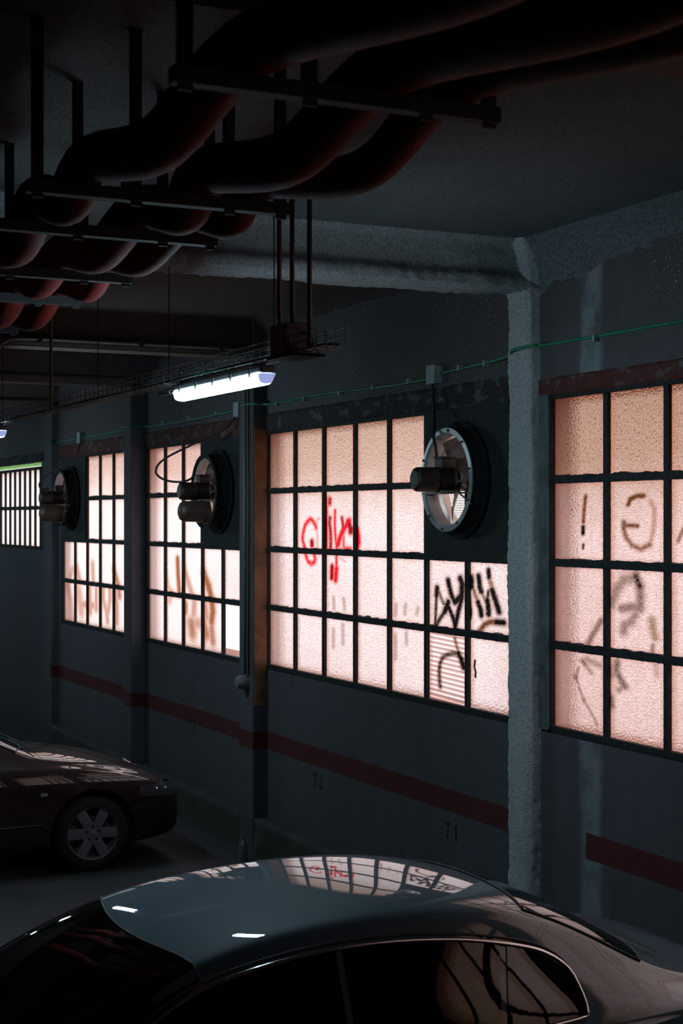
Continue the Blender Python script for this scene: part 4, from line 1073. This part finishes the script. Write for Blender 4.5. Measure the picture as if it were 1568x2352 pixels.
# maroon car with its nose to the wall
SM = [(.0, .50, .30, .52, .36, .55, .58), (.07, .70, .24, .62, .56, .64, .67), (.25, .815, .20, .70, .66, .73, .765), (.55, .875, .18, .80, .70, .82, .87), (.95, .895, .18, .87, .72, .895, .95),
      (1.25, .90, .18, .90, .73, .93, .99), (1.42, .90, .18, .915, .72, .965, 1.03), (1.75, .90, .18, .93, .68, 1.14, 1.21), (2.05, .90, .18, .94, .64, 1.28, 1.36), (2.4, .90, .18, .95, .62, 1.34, 1.43),
      (2.9, .90, .18, .96, .61, 1.35, 1.45), (3.5, .90, .18, .97, .60, 1.28, 1.40), (4.0, .89, .18, .97, .63, 1.08, 1.20), (4.3, .88, .2, .97, .66, 1.0, 1.05), (4.72, .84, .24, .95, .64, .97, 1.01), (4.82, .74, .32, .85, .55, .87, .9)]
PM = dict(wheels=(.90, 3.66), tyre=.325, hw=.895, spokes=6, phase=0., trim='trim_black', gut=1.40,
          glass_lo=[(1.72, .975), (2.4, .98), (3.5, 1.0), (3.9, 1.02)],
          glass_up=[(1.72, .99), (1.98, 1.16), (2.25, 1.27), (2.6, 1.32), (3.0, 1.32), (3.4, 1.27), (3.7, 1.18), (3.92, 1.05)],
          lights=[('front_door_glass', .0, .45), ('rear_door_glass', .47, 1.)],
          screens=[('windscreen', (1.38, .68), (2.08, .58), (.16, .12)), ('rear_window', (3.55, .52), (4.05, .60), (-.06, -.10))],
          seams=[('bonnet_seam', 'top', [(.12, -.5), (.5, -.62), (1.3, -.71), (1.34, 0), (1.3, .71), (.5, .62), (.12, .5)]), ('front_door_seam', 'side', [(1.66, .96), (1.60, .7), (1.62, .3)]), ('bumper_seam', 'side', [(.08, .50), (.52, .52), (.6, .50)])])
mr, side, top, front, sheet, trace, lp = car('estate_car', 'maroon car nosed up to the wall beside the pilaster', 4.78, -1, -13.95, SM, M['maroon_paint'], PM)
mr.name = 'parked_car'
for sx in (-1, 1):
    # headlight wraps from the front onto the wing
    G_ = []
    for i in range(13):
        t = i/12; l = .12+.36*t
        G_.append([side(l, .585+.0*t+(.125+.0*t)*j/6*(1-.35*t)+.035*t, sx, .005) for j in range(7)])
    hl = sheet('headlight', G_, M['lens'])
    for l_, z_ in ((.22, .655), (.31, .66)):
        gb = bmesh.new(); c_ = side(l_, z_, sx, .006); bmesh.ops.create_uvsphere(gb, u_segments=16, v_segments=8, radius=.016, matrix=Matrix.Translation(c_)); link_bm('reflector', gb, M['chrome'], hl, True)
    gb = bmesh.new(); c_ = side(1.34, .70, sx, .0)
    t = bmesh.new(); box(t, -.008, .008, -.032, .032, -.014, .014); bmesh.ops.bevel(t, geom=t.edges[:], offset=.006, segments=2, affect='EDGES'); bmesh.ops.translate(t, verts=t.verts, vec=c_); merge(gb, t)
    o = link_bm('side_indicator', gb, M['box'], root if False else mr); o['label'] = 'clear side indicator'
    trace('body_joint', [side(l_, .44, sx, .003) for l_ in (1.35, 2., 2.8, 3.15)], .012, M['trim_black'])
# wiper at the foot of the windscreen
trace('wiper', [top(1.34, .55, .02), top(1.40, .2, .03), top(1.44, -.3, .03)], .008, M['black'])
trace('wiper', [top(1.34, -.05, .02), top(1.42, -.4, .03), top(1.5, -.6, .03)], .008, M['black'])

# ------------------------------------------------------------------ daylight, camera
w = bpy.data.worlds.new('daylight'); SC.world = w; w.use_nodes = True
bg = w.node_tree.nodes['Background']; wg = G(w.node_tree)
el = wg.sep(wg.n('ShaderNodeTexCoord').outputs['Generated'])[2]       # pale overcast sky over darker, warm ground
w.node_tree.links.new(wg.mix(wg.step(el, -.3, .28), c4(.52, .40, .38), c4(1., .965, .97)), bg.inputs[0]); bg.inputs[1].default_value = 1.75

cam = bpy.data.cameras.new('camera'); co = bpy.data.objects.new('camera', cam); C.objects.link(co)
cam.sensor_fit = 'VERTICAL'; cam.sensor_height = 36; cam.lens = 3590*36/2352
co.location = (0, 0, CAMZ)
co.rotation_euler = (PI/2, 0, PI/2 - math.atan(.4774))
cam.shift_y = (1190-1176)/2352
cam.dof.use_dof = True; cam.dof.focus_distance = 10.3; cam.dof.aperture_fstop = 4.2
cam.clip_end = 200
SC.camera = co
SC.view_settings.view_transform = 'Standard'; SC.view_settings.look = 'None'; SC.view_settings.gamma = 1.; SC.view_settings.exposure = 0.; SC.view_settings.use_curve_mapping = False
try:
    SC.cycles.use_denoising = True; SC.cycles.max_bounces = 8; SC.cycles.diffuse_bounces = 5
    SC.cycles.sample_clamp_indirect = 4.
except Exception: pass
